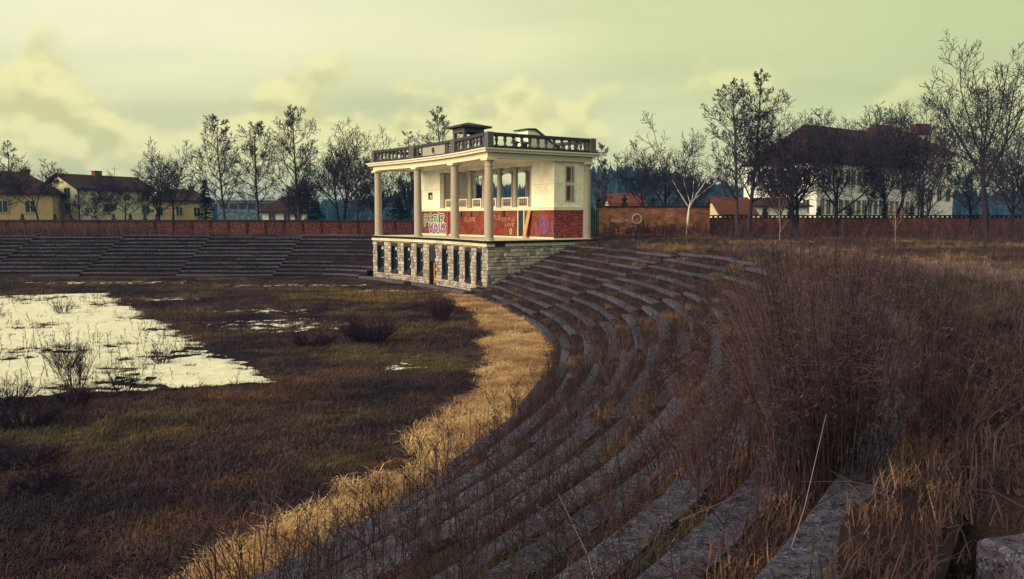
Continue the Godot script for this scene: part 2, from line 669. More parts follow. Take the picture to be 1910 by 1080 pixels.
func ground() -> void:
	var f := grid(-60.0, 4.0, -70.0, -6.0, 0.32, field_y, field_color)
	structure(obj("field_ground", f, M["earth"]))
	# old snow: stands above the soil only where it has not melted
	var s := MB.new()
	var d := 0.16
	var nx := int(52.0 / d)
	var nz := int(48.0 / d)
	var id := PackedInt32Array()
	id.resize((nx + 1) * (nz + 1))
	for j in nz + 1:
		for i in nx + 1:
			var x := -49.0 + i * d
			var z := -62.0 + j * d
			var y := snow_depth(x, z)
			if y > -0.03:
				id[j * (nx + 1) + i] = s.v.size()
				s.add(Vector3(x, field_y(x, z) + y, z), Vector3.UP)
			else:
				id[j * (nx + 1) + i] = -1
	for j in nz:
		for i in nx:
			var a := id[j * (nx + 1) + i]
			var b := id[j * (nx + 1) + i + 1]
			var c := id[(j + 1) * (nx + 1) + i]
			var e := id[(j + 1) * (nx + 1) + i + 1]
			if a < 0 or b < 0 or c < 0 or e < 0:
				continue
			s.ix.append_array([a, b, c, b, e, c])
	smooth(s)
	tag(obj("snow", s, M["snow"]), "sheet of old cream coloured snow left on the field", "snow", "", "stuff")
	# the rim and everything beyond it, one sheet out to the horizon
	var g := MB.new()
	var offs := [7.5, 7.62]
	var o := 8.0
	while o < 24.0:
		offs.append(o)
		o += 0.4
	offs.append_array([26.0, 30.0, 36.0, 46.0, 70.0, 120.0, 300.0, 900.0, 2500.0])
	var m := int(clen / 0.5)
	for i in m + 1:
		for q in offs:
			var p := at(i * 0.5, q)
			g.col = rim_color(p, q)
			g.add(Vector3(p.x, rim_y(p, q) if q < 100.0 else RIM, p.y), Vector3.UP)
	var w := offs.size()
	for i in m:
		for j in w - 1:
			var a := i * w + j
			g.ix.append_array([a, a + w, a + 1, a + 1, a + w, a + w + 1])
	smooth(g)
	structure(obj("rim_ground", g, M["rim_earth"]))

# ------------------------------------------------------------------ terraces
func arc_box(b: MB, s0: float, s1: float, o0: float, o1: float, y0: float, y1: float, r: RandomNumberGenerator) -> void:
	var m := maxi(1, int(ceil((s1 - s0) / 0.7)))
	var e := 0.018
	var prof := [Vector2(o0, y0), Vector2(o0, y1 - e), Vector2(o0 + e, y1), Vector2(o1, y1), Vector2(o1, y0)]
	var rows := []
	for i in m + 1:
		var s := lerpf(s0, s1, float(i) / m)
		var jo := r.randf_range(-0.008, 0.008)
		var jy := r.randf_range(-0.006, 0.006)
		var row := []
		for p in prof:
			row.append(at3(s, p.x + jo, p.y + jy))
		rows.append(row)
	for i in m:
		for k in 4:
			b.quad(rows[i][k + 1], rows[i + 1][k + 1], rows[i + 1][k], rows[i][k])
	for i in [0, m]:
		var q: Array = rows[i]
		b.quad(q[0], q[1], q[3], q[4])
		b.tri(q[1], q[2], q[3])

func terrace_section(s0: float, s1: float, half: bool, first := 1, piece := 2.3, bare := false) -> void:
	var root := Node3D.new()
	root.name = numbered("terrace")
	add_child(root)
	structure(root)
	var hk := 0.5 if half else 0.0
	var earth := MB.new()
	var prof := []
	var cols := []
	var r := RandomNumberGenerator.new()
	r.seed = int(s0 * 100.0) + 3
	for k in range(first, 12):
		var o := (k - 1 - hk) * TREAD
		var y := RISER * (k - hk) - (0.34 if bare else 0.0)
		prof.append([o + 0.035, y - RISER - 0.03, 0])
		prof.append([o + 0.035, y - 0.06, 0])
		prof.append([o + 0.23, y - 0.03, 3])
		prof.append([o + 0.5, y + 0.01, 2])
		prof.append([o + TREAD + 0.03, y - 0.03, 1])
	var m := maxi(1, int((s1 - s0) / 0.5))
	var w := prof.size()
	for i in m + 1:
		var s := lerpf(s0, s1, float(i) / m)
		for p in prof:
			var q := at(s, p[0])
			var y: float = p[1]
			if p[2] > 0:
				y += (0.03 if p[2] < 3 else 0.06) * n2(q.x, q.y, 1.3)
			var c := L(46, 34, 36).lerp(L(72, 50, 40), clampf(0.4 + n2(q.x, q.y, 0.5), 0.0, 1.0))
			c = c.lerp(L(58, 62, 34), clampf(n2(q.x + 50.0, q.y, 0.45) * 1.6 + 0.05, 0.0, 0.7))
			earth.col = c
			earth.add(Vector3(q.x, y, q.y), Vector3.UP)
	for i in m:
		for j in w - 1:
			var a := i * w + j
			earth.ix.append_array([a, a + w, a + 1, a + 1, a + w, a + w + 1])
	smooth(earth)
	# closed ends down to the soil
	for i in [0, m]:
		for j in w - 1:
			var a: Vector3 = earth.v[i * w + j]
			var b: Vector3 = earth.v[i * w + j + 1]
			earth.col = L(46, 34, 36)
			earth.quad(a, b, b - Vector3(0, 0.6, 0), a - Vector3(0, 0.6, 0))
	obj("earth_bank", earth, M["tread_earth"], root)
	if bare:
		return
	for k in range(first, 12):
		var o := (k - 1 - hk) * TREAD
		var y := RISER * (k - hk)
		var cnt := maxi(1, int(round((s1 - s0) / piece)))
		for i in cnt:
			if k < 11 and r.randf() < 0.06:
				continue
			var b := MB.new()
			var t := r.randf_range(0.55, 1.15)
			b.col = Color(t, t * r.randf_range(0.96, 1.02), t * r.randf_range(0.94, 1.08))
			var jo := r.randf_range(-0.035, 0.035)
			var jy := r.randf_range(-0.04, 0.012)
			arc_box(b, lerpf(s0, s1, float(i) / cnt) + 0.008, lerpf(s0, s1, float(i + 1) / cnt) - 0.008, o - 0.035 + jo, o + (0.29 if k < 11 else 0.6) + jo, y - 0.11 + jy, y + jy, r)
			obj("concrete_slab", b, M["slab_concrete"], root)

func terraces() -> void:
	var half := false
	for i in aisles.size():
		var a: float = aisles[i]
		var b: float = aisles[i + 1] if i + 1 < aisles.size() else s_pav0
		# the flight by the camera has lost its slabs
		if i == 1:
			terrace_section(a - 1.5, a, half, 1, 3.8, true)
		terrace_section(a, b - (1.5 if i == 0 else 0.0), half)
		half = not half
	# kerb of the lowest step carried on in front of the pavilion, broken at its door
	var kerb := Node3D.new()
	kerb.name = numbered("kerb")
	add_child(kerb)
	structure(kerb)
	var r := RandomNumberGenerator.new()
	r.seed = 9
	var mid := lerpf(s_pav0, s_pav1, 0.53)
	for seg in [[s_pav0, mid - 0.5], [mid + 0.6, s_pav1]]:
		var cnt := 4
		for i in cnt:
			var b := MB.new()
			var t := r.randf_range(0.6, 0.9)
			b.col = Color(t, t, t)
			arc_box(b, lerpf(seg[0], seg[1], float(i) / cnt) + 0.01, lerpf(seg[0], seg[1], (i + 1.0) / cnt) - 0.01, -0.05, 0.5, -0.1, 0.2, r)
			obj("kerb_stone", b, M["concrete"], kerb)
	# the long stand beyond the pavilion
	half = false
	var s := s_pav1
	while s < clen - 9.0:
		terrace_section(s, s + 8.0, half, 1, 4.0)
		s += 8.0
		half = not half

# ------------------------------------------------------------------ the pavilion
# local frame: x runs along the front (0 at the near corner, -16.6 at the far one), z points at the field
func recess(x: float) -> float:
	return 0.78 * maxf(0.0, 1.0 - pow((x + 8.3) / 8.3, 2.0))

func fz(x: float, out := 0.0) -> float:
	return out - recess(x)

# slab whose front follows the curved face
func curved_slab(b: MB, x0: float, x1: float, out: float, zb: float, y0: float, y1: float) -> void:
	var m := maxi(2, int((x1 - x0) / 0.8))
	for i in m:
		var a := lerpf(x0, x1, float(i) / m)
		var c := lerpf(x0, x1, float(i + 1) / m)
		var za := fz(a, out)
		var zc := fz(c, out)
		b.quad(Vector3(a, y1, za), Vector3(a, y1, zb), Vector3(c, y1, zb), Vector3(c, y1, zc))
		b.quad(Vector3(a, y0, za), Vector3(c, y0, zc), Vector3(c, y0, zb), Vector3(a, y0, zb))
		b.quad(Vector3(a, y1, za), Vector3(c, y1, zc), Vector3(c, y0, zc), Vector3(a, y0, za))
		b.quad(Vector3(a, y1, zb), Vector3(a, y0, zb), Vector3(c, y0, zb), Vector3(c, y1, zb))
	for x in [x0, x1]:
		var z := fz(x, out)
		b.quad(Vector3(x, y1, z), Vector3(x, y1, zb), Vector3(x, y0, zb), Vector3(x, y0, z))

# strip of constant depth following the front
func curved_strip(b: MB, x0: float, x1: float, out: float, depth: float, y0: float, y1: float) -> void:
	var m := maxi(1, int((x1 - x0) / 0.8))
	for i in m:
		var a := lerpf(x0, x1, float(i) / m)
		var c := lerpf(x0, x1, float(i + 1) / m)
		var p := []
		for y in [y0, y1]:
			p.append(Vector3(a, y, fz(a, out)))
			p.append(Vector3(c, y, fz(c, out)))
			p.append(Vector3(c, y, fz(c, out - depth)))
			p.append(Vector3(a, y, fz(a, out - depth)))
		if m == 1:
			b.hexa(p)
		else:
			b.quad(p[4], p[7], p[6], p[5])
			b.quad(p[0], p[1], p[2], p[3])
			b.quad(p[4], p[5], p[1], p[0])
			b.quad(p[6], p[7], p[3], p[2])
			if i == 0:
				b.quad(p[7], p[4], p[0], p[3])
			if i == m - 1:
				b.quad(p[5], p[6], p[2], p[1])

const COLUMN := [Vector2(0.33, 0.0), Vector2(0.33, 0.1), Vector2(0.295, 0.14), Vector2(0.292, 1.6), Vector2(0.275, 3.4), Vector2(0.25, 4.55), Vector2(0.285, 4.57), Vector2(0.285, 4.62), Vector2(0.25, 4.64), Vector2(0.25, 4.78), Vector2(0.34, 4.92)]

func baluster_mesh(h: float, r: float) -> ArrayMesh:
	var b := MB.new()
	b.lathe(Vector3.ZERO, [Vector2(1.15 * r, 0.0), Vector2(1.15 * r, 0.10 * h), Vector2(0.62 * r, 0.14 * h), Vector2(0.55 * r, 0.22 * h), Vector2(0.72 * r, 0.4 * h), Vector2(1.12 * r, 0.62 * h), Vector2(1.18 * r, 0.7 * h), Vector2(0.8 * r, 0.82 * h), Vector2(0.6 * r, 0.87 * h), Vector2(1.1 * r, 0.9 * h), Vector2(1.1 * r, h)], 10, false)
	return b.mesh()

func stone_mesh(w: float, h: float, d: float, r: RandomNumberGenerator) -> MB:
	# rock-faced block: front face on z = 0..d, slightly bulging and uneven
	var b := MB.new()
	var t := r.randf_range(0.42, 1.12)
	var q := r.randf()
	b.col = Color(t, t * lerpf(0.93, 1.0, q), t * lerpf(0.84, 1.02, q))
	var e := 0.018
	var j := func() -> float: return r.randf_range(-0.012, 0.012)
	var back := [Vector3(-w / 2, -h / 2, -0.02), Vector3(w / 2, -h / 2, -0.02), Vector3(w / 2, h / 2, -0.02), Vector3(-w / 2, h / 2, -0.02)]
	var rim := []
	for p in back:
		rim.append(Vector3(p.x + j.call() * 0.6, p.y + j.call() * 0.6, d * 0.45 + j.call() * 0.5))
	var top := []
	for p in back:
		top.append(Vector3(p.x * (1.0 - 4.0 * e / w) + j.call(), p.y * (1.0 - 4.0 * e / h) + j.call(), d + j.call()))
	for k in 4:
		var m := (k + 1) % 4
		b.quad(rim[m], rim[k], back[k], back[m])
		b.quad(top[m], top[k], rim[k], rim[m])
	b.quad(top[3], top[2], top[1], top[0])
	return b

func pavilion() -> void:
	var R := thing("pavilion", "two storey columned stadium pavilion on a rough stone base beside the terraces", "pavilion", Vector3(-1.43, 0, -50.0), -deg_to_rad(56.63))
	var r := RandomNumberGenerator.new()
	r.seed = 4
	var wins := [-0.91, -2.82, -4.64, -6.46, -10.28, -12.14, -13.96, -15.83]
	var door_x := -8.42
	# ---- stone base: core with real openings
	var core := MB.new()
	var xs := [-16.95]
	for x in [-15.83, -13.96, -12.14, -10.28, -8.42, -6.46, -4.64, -2.82, -0.91]:
		xs.append(x - 0.47)
		xs.append(x + 0.47)
	xs.append(0.3)
	for i in xs.size() - 1:
		if i % 2 == 0:
			curved_strip(core, xs[i], xs[i + 1], 0.3, 0.55, -0.2, 3.0)
		else:
			var is_door: bool = absf((xs[i] + xs[i + 1]) / 2 - door_x) < 0.1
			curved_strip(core, xs[i], xs[i + 1], 0.3, 0.55, 2.72, 3.0)
			if not is_door:
				curved_strip(core, xs[i], xs[i + 1], 0.3, 0.55, -0.2, 0.7)
	core.span(Vector3(0.3, -0.2, -0.25), Vector3(-0.25, 3.0, -7.9))
	core.span(Vector3(-16.95, -0.2, -0.25), Vector3(-16.4, 3.0, -7.9))
	core.span(Vector3(-16.4, -0.2, -7.35), Vector3(-0.25, 3.0, -7.9))
	obj("stone_base", core, M["mortar"], R)
	# ---- facing stones
	var count := 0
	var rest := MB.new()
	var place := func(w: float, h: float, o: Vector3, bs: Basis, single: bool) -> void:
		var sm := stone_mesh(w, h, r.randf_range(0.03, 0.1), r)
		for i in sm.v.size():
			sm.v[i] = o + bs * sm.v[i]
			sm.n[i] = bs * sm.n[i]
		if single:
			obj("stone", sm, M["stone"], R)
		else:
			var base := rest.v.size()
			rest.v.append_array(sm.v)
			rest.n.append_array(sm.n)
			rest.c.append_array(sm.c)
			rest.uv.append_array(sm.uv)
			for q in sm.ix:
				rest.ix.append(q + base)
	# side face, larger blocks
	var y := 0.0
	while y < 2.93:
		var h := r.randf_range(0.17, 0.28)
		h = minf(h, 2.98 - y)
		var z := 0.36
		while z > -7.85:
			var w := r.randf_range(0.24, 0.55)
			w = minf(w, z + 7.92)
			if w > 0.1 and h > 0.08:
				var buried: bool = y + h < -z * 0.36 - 0.25
				if not buried:
					place.call(w - 0.018, h - 0.018, Vector3(0.3, y + h / 2, z - w / 2), Basis(Vector3.UP, PI / 2), count < 170)
					count += 1
			z -= w
		y += h
	# front face between the openings
	y = 0.0
	var n_front := 0
	while y < 2.93:
		var h := r.randf_range(0.16, 0.27)
		h = minf(h, 2.98 - y)
		var x := 0.36
		while x > -16.95:
			var w := r.randf_range(0.2, 0.46)
			var x1 := maxf(x - w, -16.98)
			var blocked := false
			for k in xs.size() / 2 - 1:
				var a: float = xs[2 * k + 1]
				var c: float = xs[2 * k + 2]
				var lo := 0.7
				if absf((a + c) / 2 - door_x) < 0.1:
					lo = -0.3
				if y < 2.7 and y + h > lo + 0.05 and x > a + 0.01 and x1 < c - 0.01:
					# cut the block at the opening's edge
					if x > c + 0.12:
						x1 = c
					elif x >= c - 0.02 or x > a:
						blocked = true
						x1 = a
			if not blocked and x - x1 > 0.08:
				var xm := (x + x1) / 2
				var slope := (fz(x) - fz(x1)) / (x - x1)
				place.call(x - x1 - 0.018, h - 0.018, Vector3(xm, y + h / 2, fz(xm, 0.3)), Basis(Vector3.UP, -atan(slope)), n_front < 120 and xm > -9.0)
				if xm > -9.0:
					n_front += 1
			x = x1
		y += h
	var rs := obj("stone_facing", rest, M["stone"], R)
	rs.set_meta("kind", "stuff")
	# ---- windows and door of the base
	for x in wins:
		var win := Node3D.new()
		win.name = "base_window"
		R.add_child(win, true)
		var zf := fz(x, 0.3)
		var slope := (fz(x + 0.3) - fz(x - 0.3)) / 0.6
		win.position = Vector3(x, 0.7, zf)
		win.rotation.y = -atan(slope)
		var f := MB.new()
		# stone-grey surround standing a little proud
		f.span(Vector3(-0.47, 0, -0.5), Vector3(-0.39, 2.02, 0.05))
		f.span(Vector3(0.39, 0, -0.5), Vector3(0.47, 2.02, 0.05))
		f.span(Vector3(-0.39, 1.93, -0.5), Vector3(0.39, 2.02, 0.05))
		f.span(Vector3(-0.52, -0.1, -0.5), Vector3(0.52, 0.0, 0.1))
		f.span(Vector3(-0.39, 0.0, -0.5), Vector3(0.39, 0.14, -0.06))
		obj("surround", f, M["window_reveal"], win)
		var s := MB.new()
		for q in [-0.36, 0.36]:
			s.box(Vector3(q, 1.03, -0.25), Vector3(0.07, 1.78, 0.07))
		for q in [0.17, 0.98, 1.6, 1.9]:
			s.box(Vector3(0, q, -0.25), Vector3(0.65, 0.06, 0.07))
		obj("sash", s, M["window_frame"], win)
		var g := MB.new()
		g.box(Vector3(0, 0.58, -0.28), Vector3(0.65, 0.74, 0.015))
		g.box(Vector3(0, 1.29, -0.28), Vector3(0.65, 0.56, 0.015))
		obj("pane", g, M["glass"], win)
		var tp := MB.new()
		tp.box(Vector3(0, 1.75, -0.27), Vector3(0.65, 0.24, 0.02))
		obj("transom", tp, M["window_light"], win)
		var hd := MB.new()
		hd.box(Vector3(0.0, 0.98, -0.2), Vector3(0.3, 0.05, 0.03))
		obj("bar", hd, M["window_light"], win)
	var dr := Node3D.new()
	dr.name = "base_door"
	R.add_child(dr)
	dr.position = Vector3(door_x, 0.02, fz(door_x, 0.3))
	var df := MB.new()
	df.span(Vector3(-0.47, 0, -0.5), Vector3(-0.40, 2.7, 0.04))
	df.span(Vector3(0.40, 0, -0.5), Vector3(0.47, 2.7, 0.04))
	df.span(Vector3(-0.40, 2.62, -0.5), Vector3(0.40, 2.7, 0.04))
	obj("surround", df, M["window_reveal"], dr)
	var dt := MB.new()
	dt.box(Vector3(0, 2.15, -0.1), Vector3(0.8, 0.94, 0.3))
	obj("roller_box", dt, M["iron"], dr)
	var dl := MB.new()
	dl.box(Vector3(0.0, 0.84, -0.3), Vector3(0.8, 1.66, 0.05))
	obj("door_leaf", dl, M["door_orange"], dr)
	var dh := MB.new()
	dh.box(Vector3(0.3, 0.95, -0.26), Vector3(0.04, 0.14, 0.05))
	obj("handle", dh, M["iron"], dr)
	# ---- floor: pale band of stones, dark edge, slab
	var x := -17.05
	while x < 0.4:
		var w := minf(r.randf_range(1.1, 2.0), 0.42 - x)
		var b := MB.new()
		var t := r.randf_range(0.72, 1.0)
		b.col = Color(t, t, t * 0.97)
		curved_strip(b, x + 0.012, x + w - 0.012, 0.42, 0.6, 3.02, 3.22)
		obj("band_stone", b, M["cornice"], R)
		x += w
	var z := 0.42
	while z > -7.9:
		var w := minf(r.randf_range(1.1, 2.0), z + 8.0)
		var b := MB.new()
		var t := r.randf_range(0.62, 0.9)
		b.col = Color(t, t, t)
		b.span(Vector3(0.42, 3.02, z - 0.012), Vector3(0.0, 3.22, z - w + 0.012))
		if z < 0.4:
			obj("band_stone", b, M["cornice"], R)
		z -= w
	var under := MB.new()
	curved_slab(under, -17.0, 0.36, 0.36, -7.9, 2.98, 3.24)
	obj("floor_core", under, M["mortar"], R)
	var edge := MB.new()
	curved_slab(edge, -17.1, 0.5, 0.5, -8.0, 3.24, 3.38)
	obj("floor_slab", edge, M["black_edge"], R)
	var fl := MB.new()
	curved_slab(fl, -17.0, 0.4, 0.3, -7.95, 3.38, 3.4)
	obj("floor_paving", fl, M["cornice"], R)
	# ---- columns
	var cm := MB.new()
	cm.lathe(Vector3.ZERO, COLUMN, 20)
	var cmesh := cm.mesh()
	var ab := MB.new()
	ab.cbox(Vector3(0, 5.0, 0), Vector3(0.74, 0.14, 0.74), 0.015)
	var amesh := ab.mesh()
	for p in [Vector2(0, 0), Vector2(-5.53, fz(-5.53)), Vector2(-11.07, fz(-11.07)), Vector2(-16.6, 0), Vector2(0, -7.7), Vector2(-16.6, -7.7)]:
		var o := obj("column", cmesh, M["column"], R)
		o.position = Vector3(p.x, 3.4, p.y)
		var a := obj("abacus", amesh, M["cornice"], o)
		a.position = Vector3.ZERO
	# ---- room behind the loggia: brick below, plaster above
	var zw := func(q: float) -> float: return -5.0 - q / 17.0
	var wall := MB.new()
	var p0 := Vector3(-17.0, 3.4, zw.call(-17.0))
	var p1 := Vector3(0, 3.4, zw.call(0.0))
	var up := Vector3(0, 1.9, 0)
	wall.quad(p0 + up, p1 + up, p1, p0)
	obj("brick_front", wall, graffiti_material(), R)
	var side := MB.new()
	var bs := Vector3(0, 3.4, -7.5)
	brick_quad(side, p1 + up, bs + up, bs, p1)
	var bl := Vector3(-17.0, 3.4, -7.5)
	brick_quad(side, bl + up, p0 + up, p0, bl)
	brick_quad(side, bs + up, bl + up, bl, bs)
	obj("brick_side", side, M["brick_plain"], R)
	var skirt := MB.new()
	skirt.quad(p0 + Vector3(0, 0.12, 0.03), p1 + Vector3(0.03, 0.12, 0.03), p1 + Vector3(0.03, 0, 0.03), p0 + Vector3(0, 0, 0.03))
	skirt.quad(p0 + Vector3(0, 0.12, 0.03), p0 + Vector3(0, 0.12, 0), p1 + Vector3(0, 0.12, 0), p1 + Vector3(0.03, 0.12, 0.03))
	skirt.span(Vector3(0.002, 3.4, -5.0), Vector3(0.03, 3.46, -7.5))
	obj("skirting", skirt, M["cornice"], R)
	var dado := MB.new()
	var dpts := [Vector3(-17.0, 0, zw.call(-17.0) + 0.07), Vector3(0.07, 0, -4.93), Vector3(0.07, 0, -7.5), Vector3(-17.0, 0, -7.5)]
	var hx := []
	for yy in [5.3, 5.52]:
		for q in dpts:
			hx.append(q + Vector3(0, yy, 0))
	dado.hexa(hx)
	obj("dado", dado, M["cornice"], R)
	# plaster blocks left and right of the opening
	var zl := -14.1
	var zr := -2.4
	for e in [[-17.0, zl], [zr, 0.0]]:
		var b := MB.new()
		var q := []
		for yy in [5.52, 8.58]:
			q.append(Vector3(e[0], yy, zw.call(e[0])))
			q.append(Vector3(e[1], yy, zw.call(e[1])))
			q.append(Vector3(e[1], yy, -7.5))
			q.append(Vector3(e[0], yy, -7.5))
		b.hexa(q)
		obj("plaster_block", b, M["plaster"], R)
	var seam := MB.new()
	for e in [[-17.0, zl], [zr, 0.0]]:
		var a := Vector3(e[0], 7.0, zw.call(e[0]) + 0.012)
		var c := Vector3(e[1], 7.0, zw.call(e[1]) + 0.012)
		seam.hexa([a, c, c - Vector3(0, 0, 0.02), a - Vector3(0, 0, 0.02), a + Vector3(0, 0.04, 0), c + Vector3(0, 0.04, 0), c + Vector3(0, 0.04, -0.02), a + Vector3(0, 0.04, -0.02)])
	seam.span(Vector3(-0.01, 7.0, -4.99), Vector3(0.012, 7.04, -7.5))
	obj("string_course", seam, M["cornice"], R)
	# beams over the opening, upper floor of the loggia
	var bm := MB.new()
	bm.hexa([Vector3(zl, 8.3, zw.call(zl) - 0.02), Vector3(zr, 8.3, zw.call(zr) - 0.02), Vector3(zr, 8.3, zw.call(zr) - 0.4), Vector3(zl, 8.3, zw.call(zl) - 0.4), Vector3(zl, 8.58, zw.call(zl) - 0.02), Vector3(zr, 8.58, zw.call(zr) - 0.02), Vector3(zr, 8.58, zw.call(zr) - 0.4), Vector3(zl, 8.58, zw.call(zl) - 0.4)])
	bm.span(Vector3(zl, 8.15, -7.1), Vector3(zr, 8.58, -7.48))
	obj("lintel", bm, M["plaster"], R)
	var ic := MB.new()
	ic.lathe(Vector3.ZERO, [Vector2(0.24, 0), Vector2(0.24, 0.1), Vector2(0.2, 0.14), Vector2(0.165, 2.56), Vector2(0.2, 2.6), Vector2(0.25, 2.68)], 14)
	ic.box(Vector3(0, 2.73, 0), Vector3(0.54, 0.1, 0.5))
	var imesh := ic.mesh()
	for k in 7:
		var q := lerpf(zl + 0.2, zr - 0.2, k / 6.0)
		obj("inner_column", imesh, M["column"], R).position = Vector3(q, 5.52, zw.call(q) - 0.22)
		if k > 0 and k < 6:
			var ob := obj("inner_column", imesh, M["column"], R)
			ob.position = Vector3(q, 5.52, -7.28)
			ob.scale = Vector3(1, 0.965, 1)
	var sb := baluster_mesh(0.5, 0.055)
	for k in 6:
		var a := lerpf(zl + 0.2, zr - 0.2, k / 6.0) + 0.3
		var c := lerpf(zl + 0.2, zr - 0.2, (k + 1) / 6.0) - 0.3
		var zm: float = zw.call((a + c) / 2) - 0.22
		var b := MB.new()
		for q in [a + 0.05, c - 0.05]:
			b.box(Vector3(q, 5.87, zm), Vector3(0.12, 0.7, 0.16))
		b.box(Vector3((a + c) / 2, 5.57, zm), Vector3(c - a - 0.2, 0.1, 0.14))
		b.box(Vector3((a + c) / 2, 6.17, zm), Vector3(c - a - 0.2, 0.1, 0.14))
		var pr := obj("parapet", b, M["cornice"], R)
		for j in 5:
			var o := obj("baluster", sb, M["column"], pr)
			o.position = Vector3(lerpf(a + 0.2, c - 0.2, j / 4.0), 5.62, zm)
	# openings in the plaster: small window left, two boarded windows in the side
	var sw := MB.new()
	sw.box(Vector3(-15.55, 6.52, zw.call(-15.55) + 0.005), Vector3(0.62, 0.56, 0.03), Basis(Vector3.UP, atan(1.0 / 17.0)))
	var small := obj("small_window", sw, M["window_reveal"], R)
	var swl := MB.new()
	swl.box(Vector3(-15.42, 6.45, zw.call(-15.55) + 0.02), Vector3(0.24, 0.3, 0.03), Basis(Vector3.UP, atan(1.0 / 17.0)))
	obj("pane", swl, M["window_light"], small)
	for e in [[5.9, 7.0], [7.12, 8.22]]:
		var win := Node3D.new()
		win.name = "side_window"
		R.add_child(win, true)
		win.position = Vector3(0.0, e[0], -6.25)
		var f := MB.new()
		f.span(Vector3(-0.05, 0, -0.36), Vector3(0.05, 1.08, -0.26))
		f.span(Vector3(-0.05, 0, 0.26), Vector3(0.05, 1.08, 0.36))
		f.span(Vector3(-0.05, 0.98, -0.26), Vector3(0.05, 1.08, 0.26))
		f.span(Vector3(-0.05, 0, -0.26), Vector3(0.07, 0.08, 0.26))
		obj("frame", f, M["column"], win)
		var pb := MB.new()
		pb.span(Vector3(-0.04, 0.08, -0.26), Vector3(0.015, 0.98, 0.26))
		obj("board", pb, M["board"], win)
		var ml := MB.new()
		ml.span(Vector3(0.016, 0.08, -0.16), Vector3(0.035, 0.98, -0.1))
		obj("mullion", ml, M["window_light"], win)
	# pilaster by the tag, door gap, scuppers in the brick front
	for e in [[-12.95, 0.34, "brick_pilaster", "brick_plain", 0.06]]:
		var b := MB.new()
		brick_box(b, Vector3(e[0], 4.35, zw.call(e[0]) + e[4] / 2), Vector3(e[1], 1.88, e[4]))
		obj(e[2], b, M[e[3]], R)
	var gd := Node3D.new()
	gd.name = "gallery_door"
	R.add_child(gd)
	gd.position = Vector3(-3.5, 3.4, zw.call(-3.5))
	var gb := MB.new()
	gb.span(Vector3(-0.42, 0, -0.02), Vector3(-0.32, 1.88, 0.06))
	gb.span(Vector3(0.32, 0, -0.02), Vector3(0.42, 1.88, 0.06))
	obj("frame", gb, M["window_light"], gd)
	var gl := MB.new()
	gl.span(Vector3(-0.32, 0, -0.02), Vector3(0.32, 1.88, 0.02))
	obj("door_leaf", gl, M["window_reveal"], gd)
	for q in [-11.0, -9.6, -6.95, -5.5]:
		var b := MB.new()
		b.box(Vector3(q, 5.08, zw.call(q) + 0.03), Vector3(0.13, 0.42, 0.06))
		obj("scupper", b, M["iron"], R)
	# ---- roof: beam on the columns, soffit, cornice
	var arch := MB.new()
	curved_strip(arch, -16.9, 0.28, 0.26, 0.52, 8.47, 8.8)
	arch.span(Vector3(0.28, 8.47, -0.26), Vector3(-0.24, 8.8, -7.96))
	arch.span(Vector3(-16.9, 8.47, -0.26), Vector3(-16.38, 8.8, -7.96))
	arch.span(Vector3(-16.38, 8.47, -7.5), Vector3(-0.24, 8.8, -7.96))
	obj("architrave", arch, M["cornice"], R)
	var sf := MB.new()
	curved_slab(sf, -16.6, 0.0, -0.1, -7.8, 8.58, 8.78)
	obj("soffit", sf, M["plaster"], R)
	var co := MB.new()
	curved_slab(co, -17.22, 0.6, 0.58, -8.3, 8.82, 8.96)
	obj("cornice", co, M["cornice"], R)
	var co2 := MB.new()
	curved_slab(co2, -17.32, 0.7, 0.68, -8.4, 8.965, 9.05)
	obj("cornice_lip", co2, M["cornice"], R)
	var deck := MB.new()
	curved_slab(deck, -17.1, 0.5, 0.46, -8.2, 9.052, 9.09)
	obj("roof_deck", deck, M["rail_stone"], R)
	# ---- roof balustrade
	var bal := baluster_mesh(0.56, 0.105)
	var rail := func(called: String, a: Vector3, c: Vector3, count2: int) -> void:
		var mid := (a + c) * 0.5
		var d := c - a
		var bb := Basis(Vector3.UP, atan2(-d.z, d.x))
		var b := MB.new()
		b.box(mid + Vector3(0, 0.09, 0), Vector3(d.length(), 0.18, 0.3), bb)
		b.cbox(mid + Vector3(0, 0.86, 0), Vector3(d.length(), 0.2, 0.34), 0.02, bb)
		var ro := obj(called, b, M["rail_stone"], R)
		for k in count2:
			var o := obj("baluster", bal, M["dark_stone"], ro)
			o.position = a.lerp(c, (k + 0.5) / count2) + Vector3(0, 0.18, 0)
	var post := func(p: Vector3, w: float, turn: float) -> void:
		var b := MB.new()
		b.cbox(p + Vector3(0, 0.49, 0), Vector3(w, 0.98, 0.42), 0.02, Basis(Vector3.UP, turn))
		obj("pedestal", b, M["dark_stone"], R)
	var fp := func(q: float) -> Vector3: return Vector3(q, 9.07, fz(q, 0.16))
	post.call(Vector3(0.12, 9.07, 0.06), 0.46, 0.0)
	post.call(fp.call(-5.1), 0.62, -0.06)
	post.call(fp.call(-11.3), 0.62, 0.06)
	post.call(fp.call(-16.7), 0.46, 0.0)
	rail.call("balustrade", fp.call(-2.45), fp.call(-0.12), 4)
	rail.call("balustrade", fp.call(-4.78), fp.call(-2.45), 4)
	rail.call("balustrade", fp.call(-6.5), fp.call(-5.42), 2)
	rail.call("balustrade", fp.call(-10.98), fp.call(-9.8), 2)
	rail.call("balustrade", fp.call(-14.0), fp.call(-11.62), 4)
	rail.call("balustrade", fp.call(-16.46), fp.call(-14.0), 5)
	rail.call("balustrade", Vector3(0.14, 9.07, -0.16), Vector3(0.14, 9.07, -7.7), 12)
	post.call(Vector3(0.14, 9.07, -7.95), 0.5, 0.0)
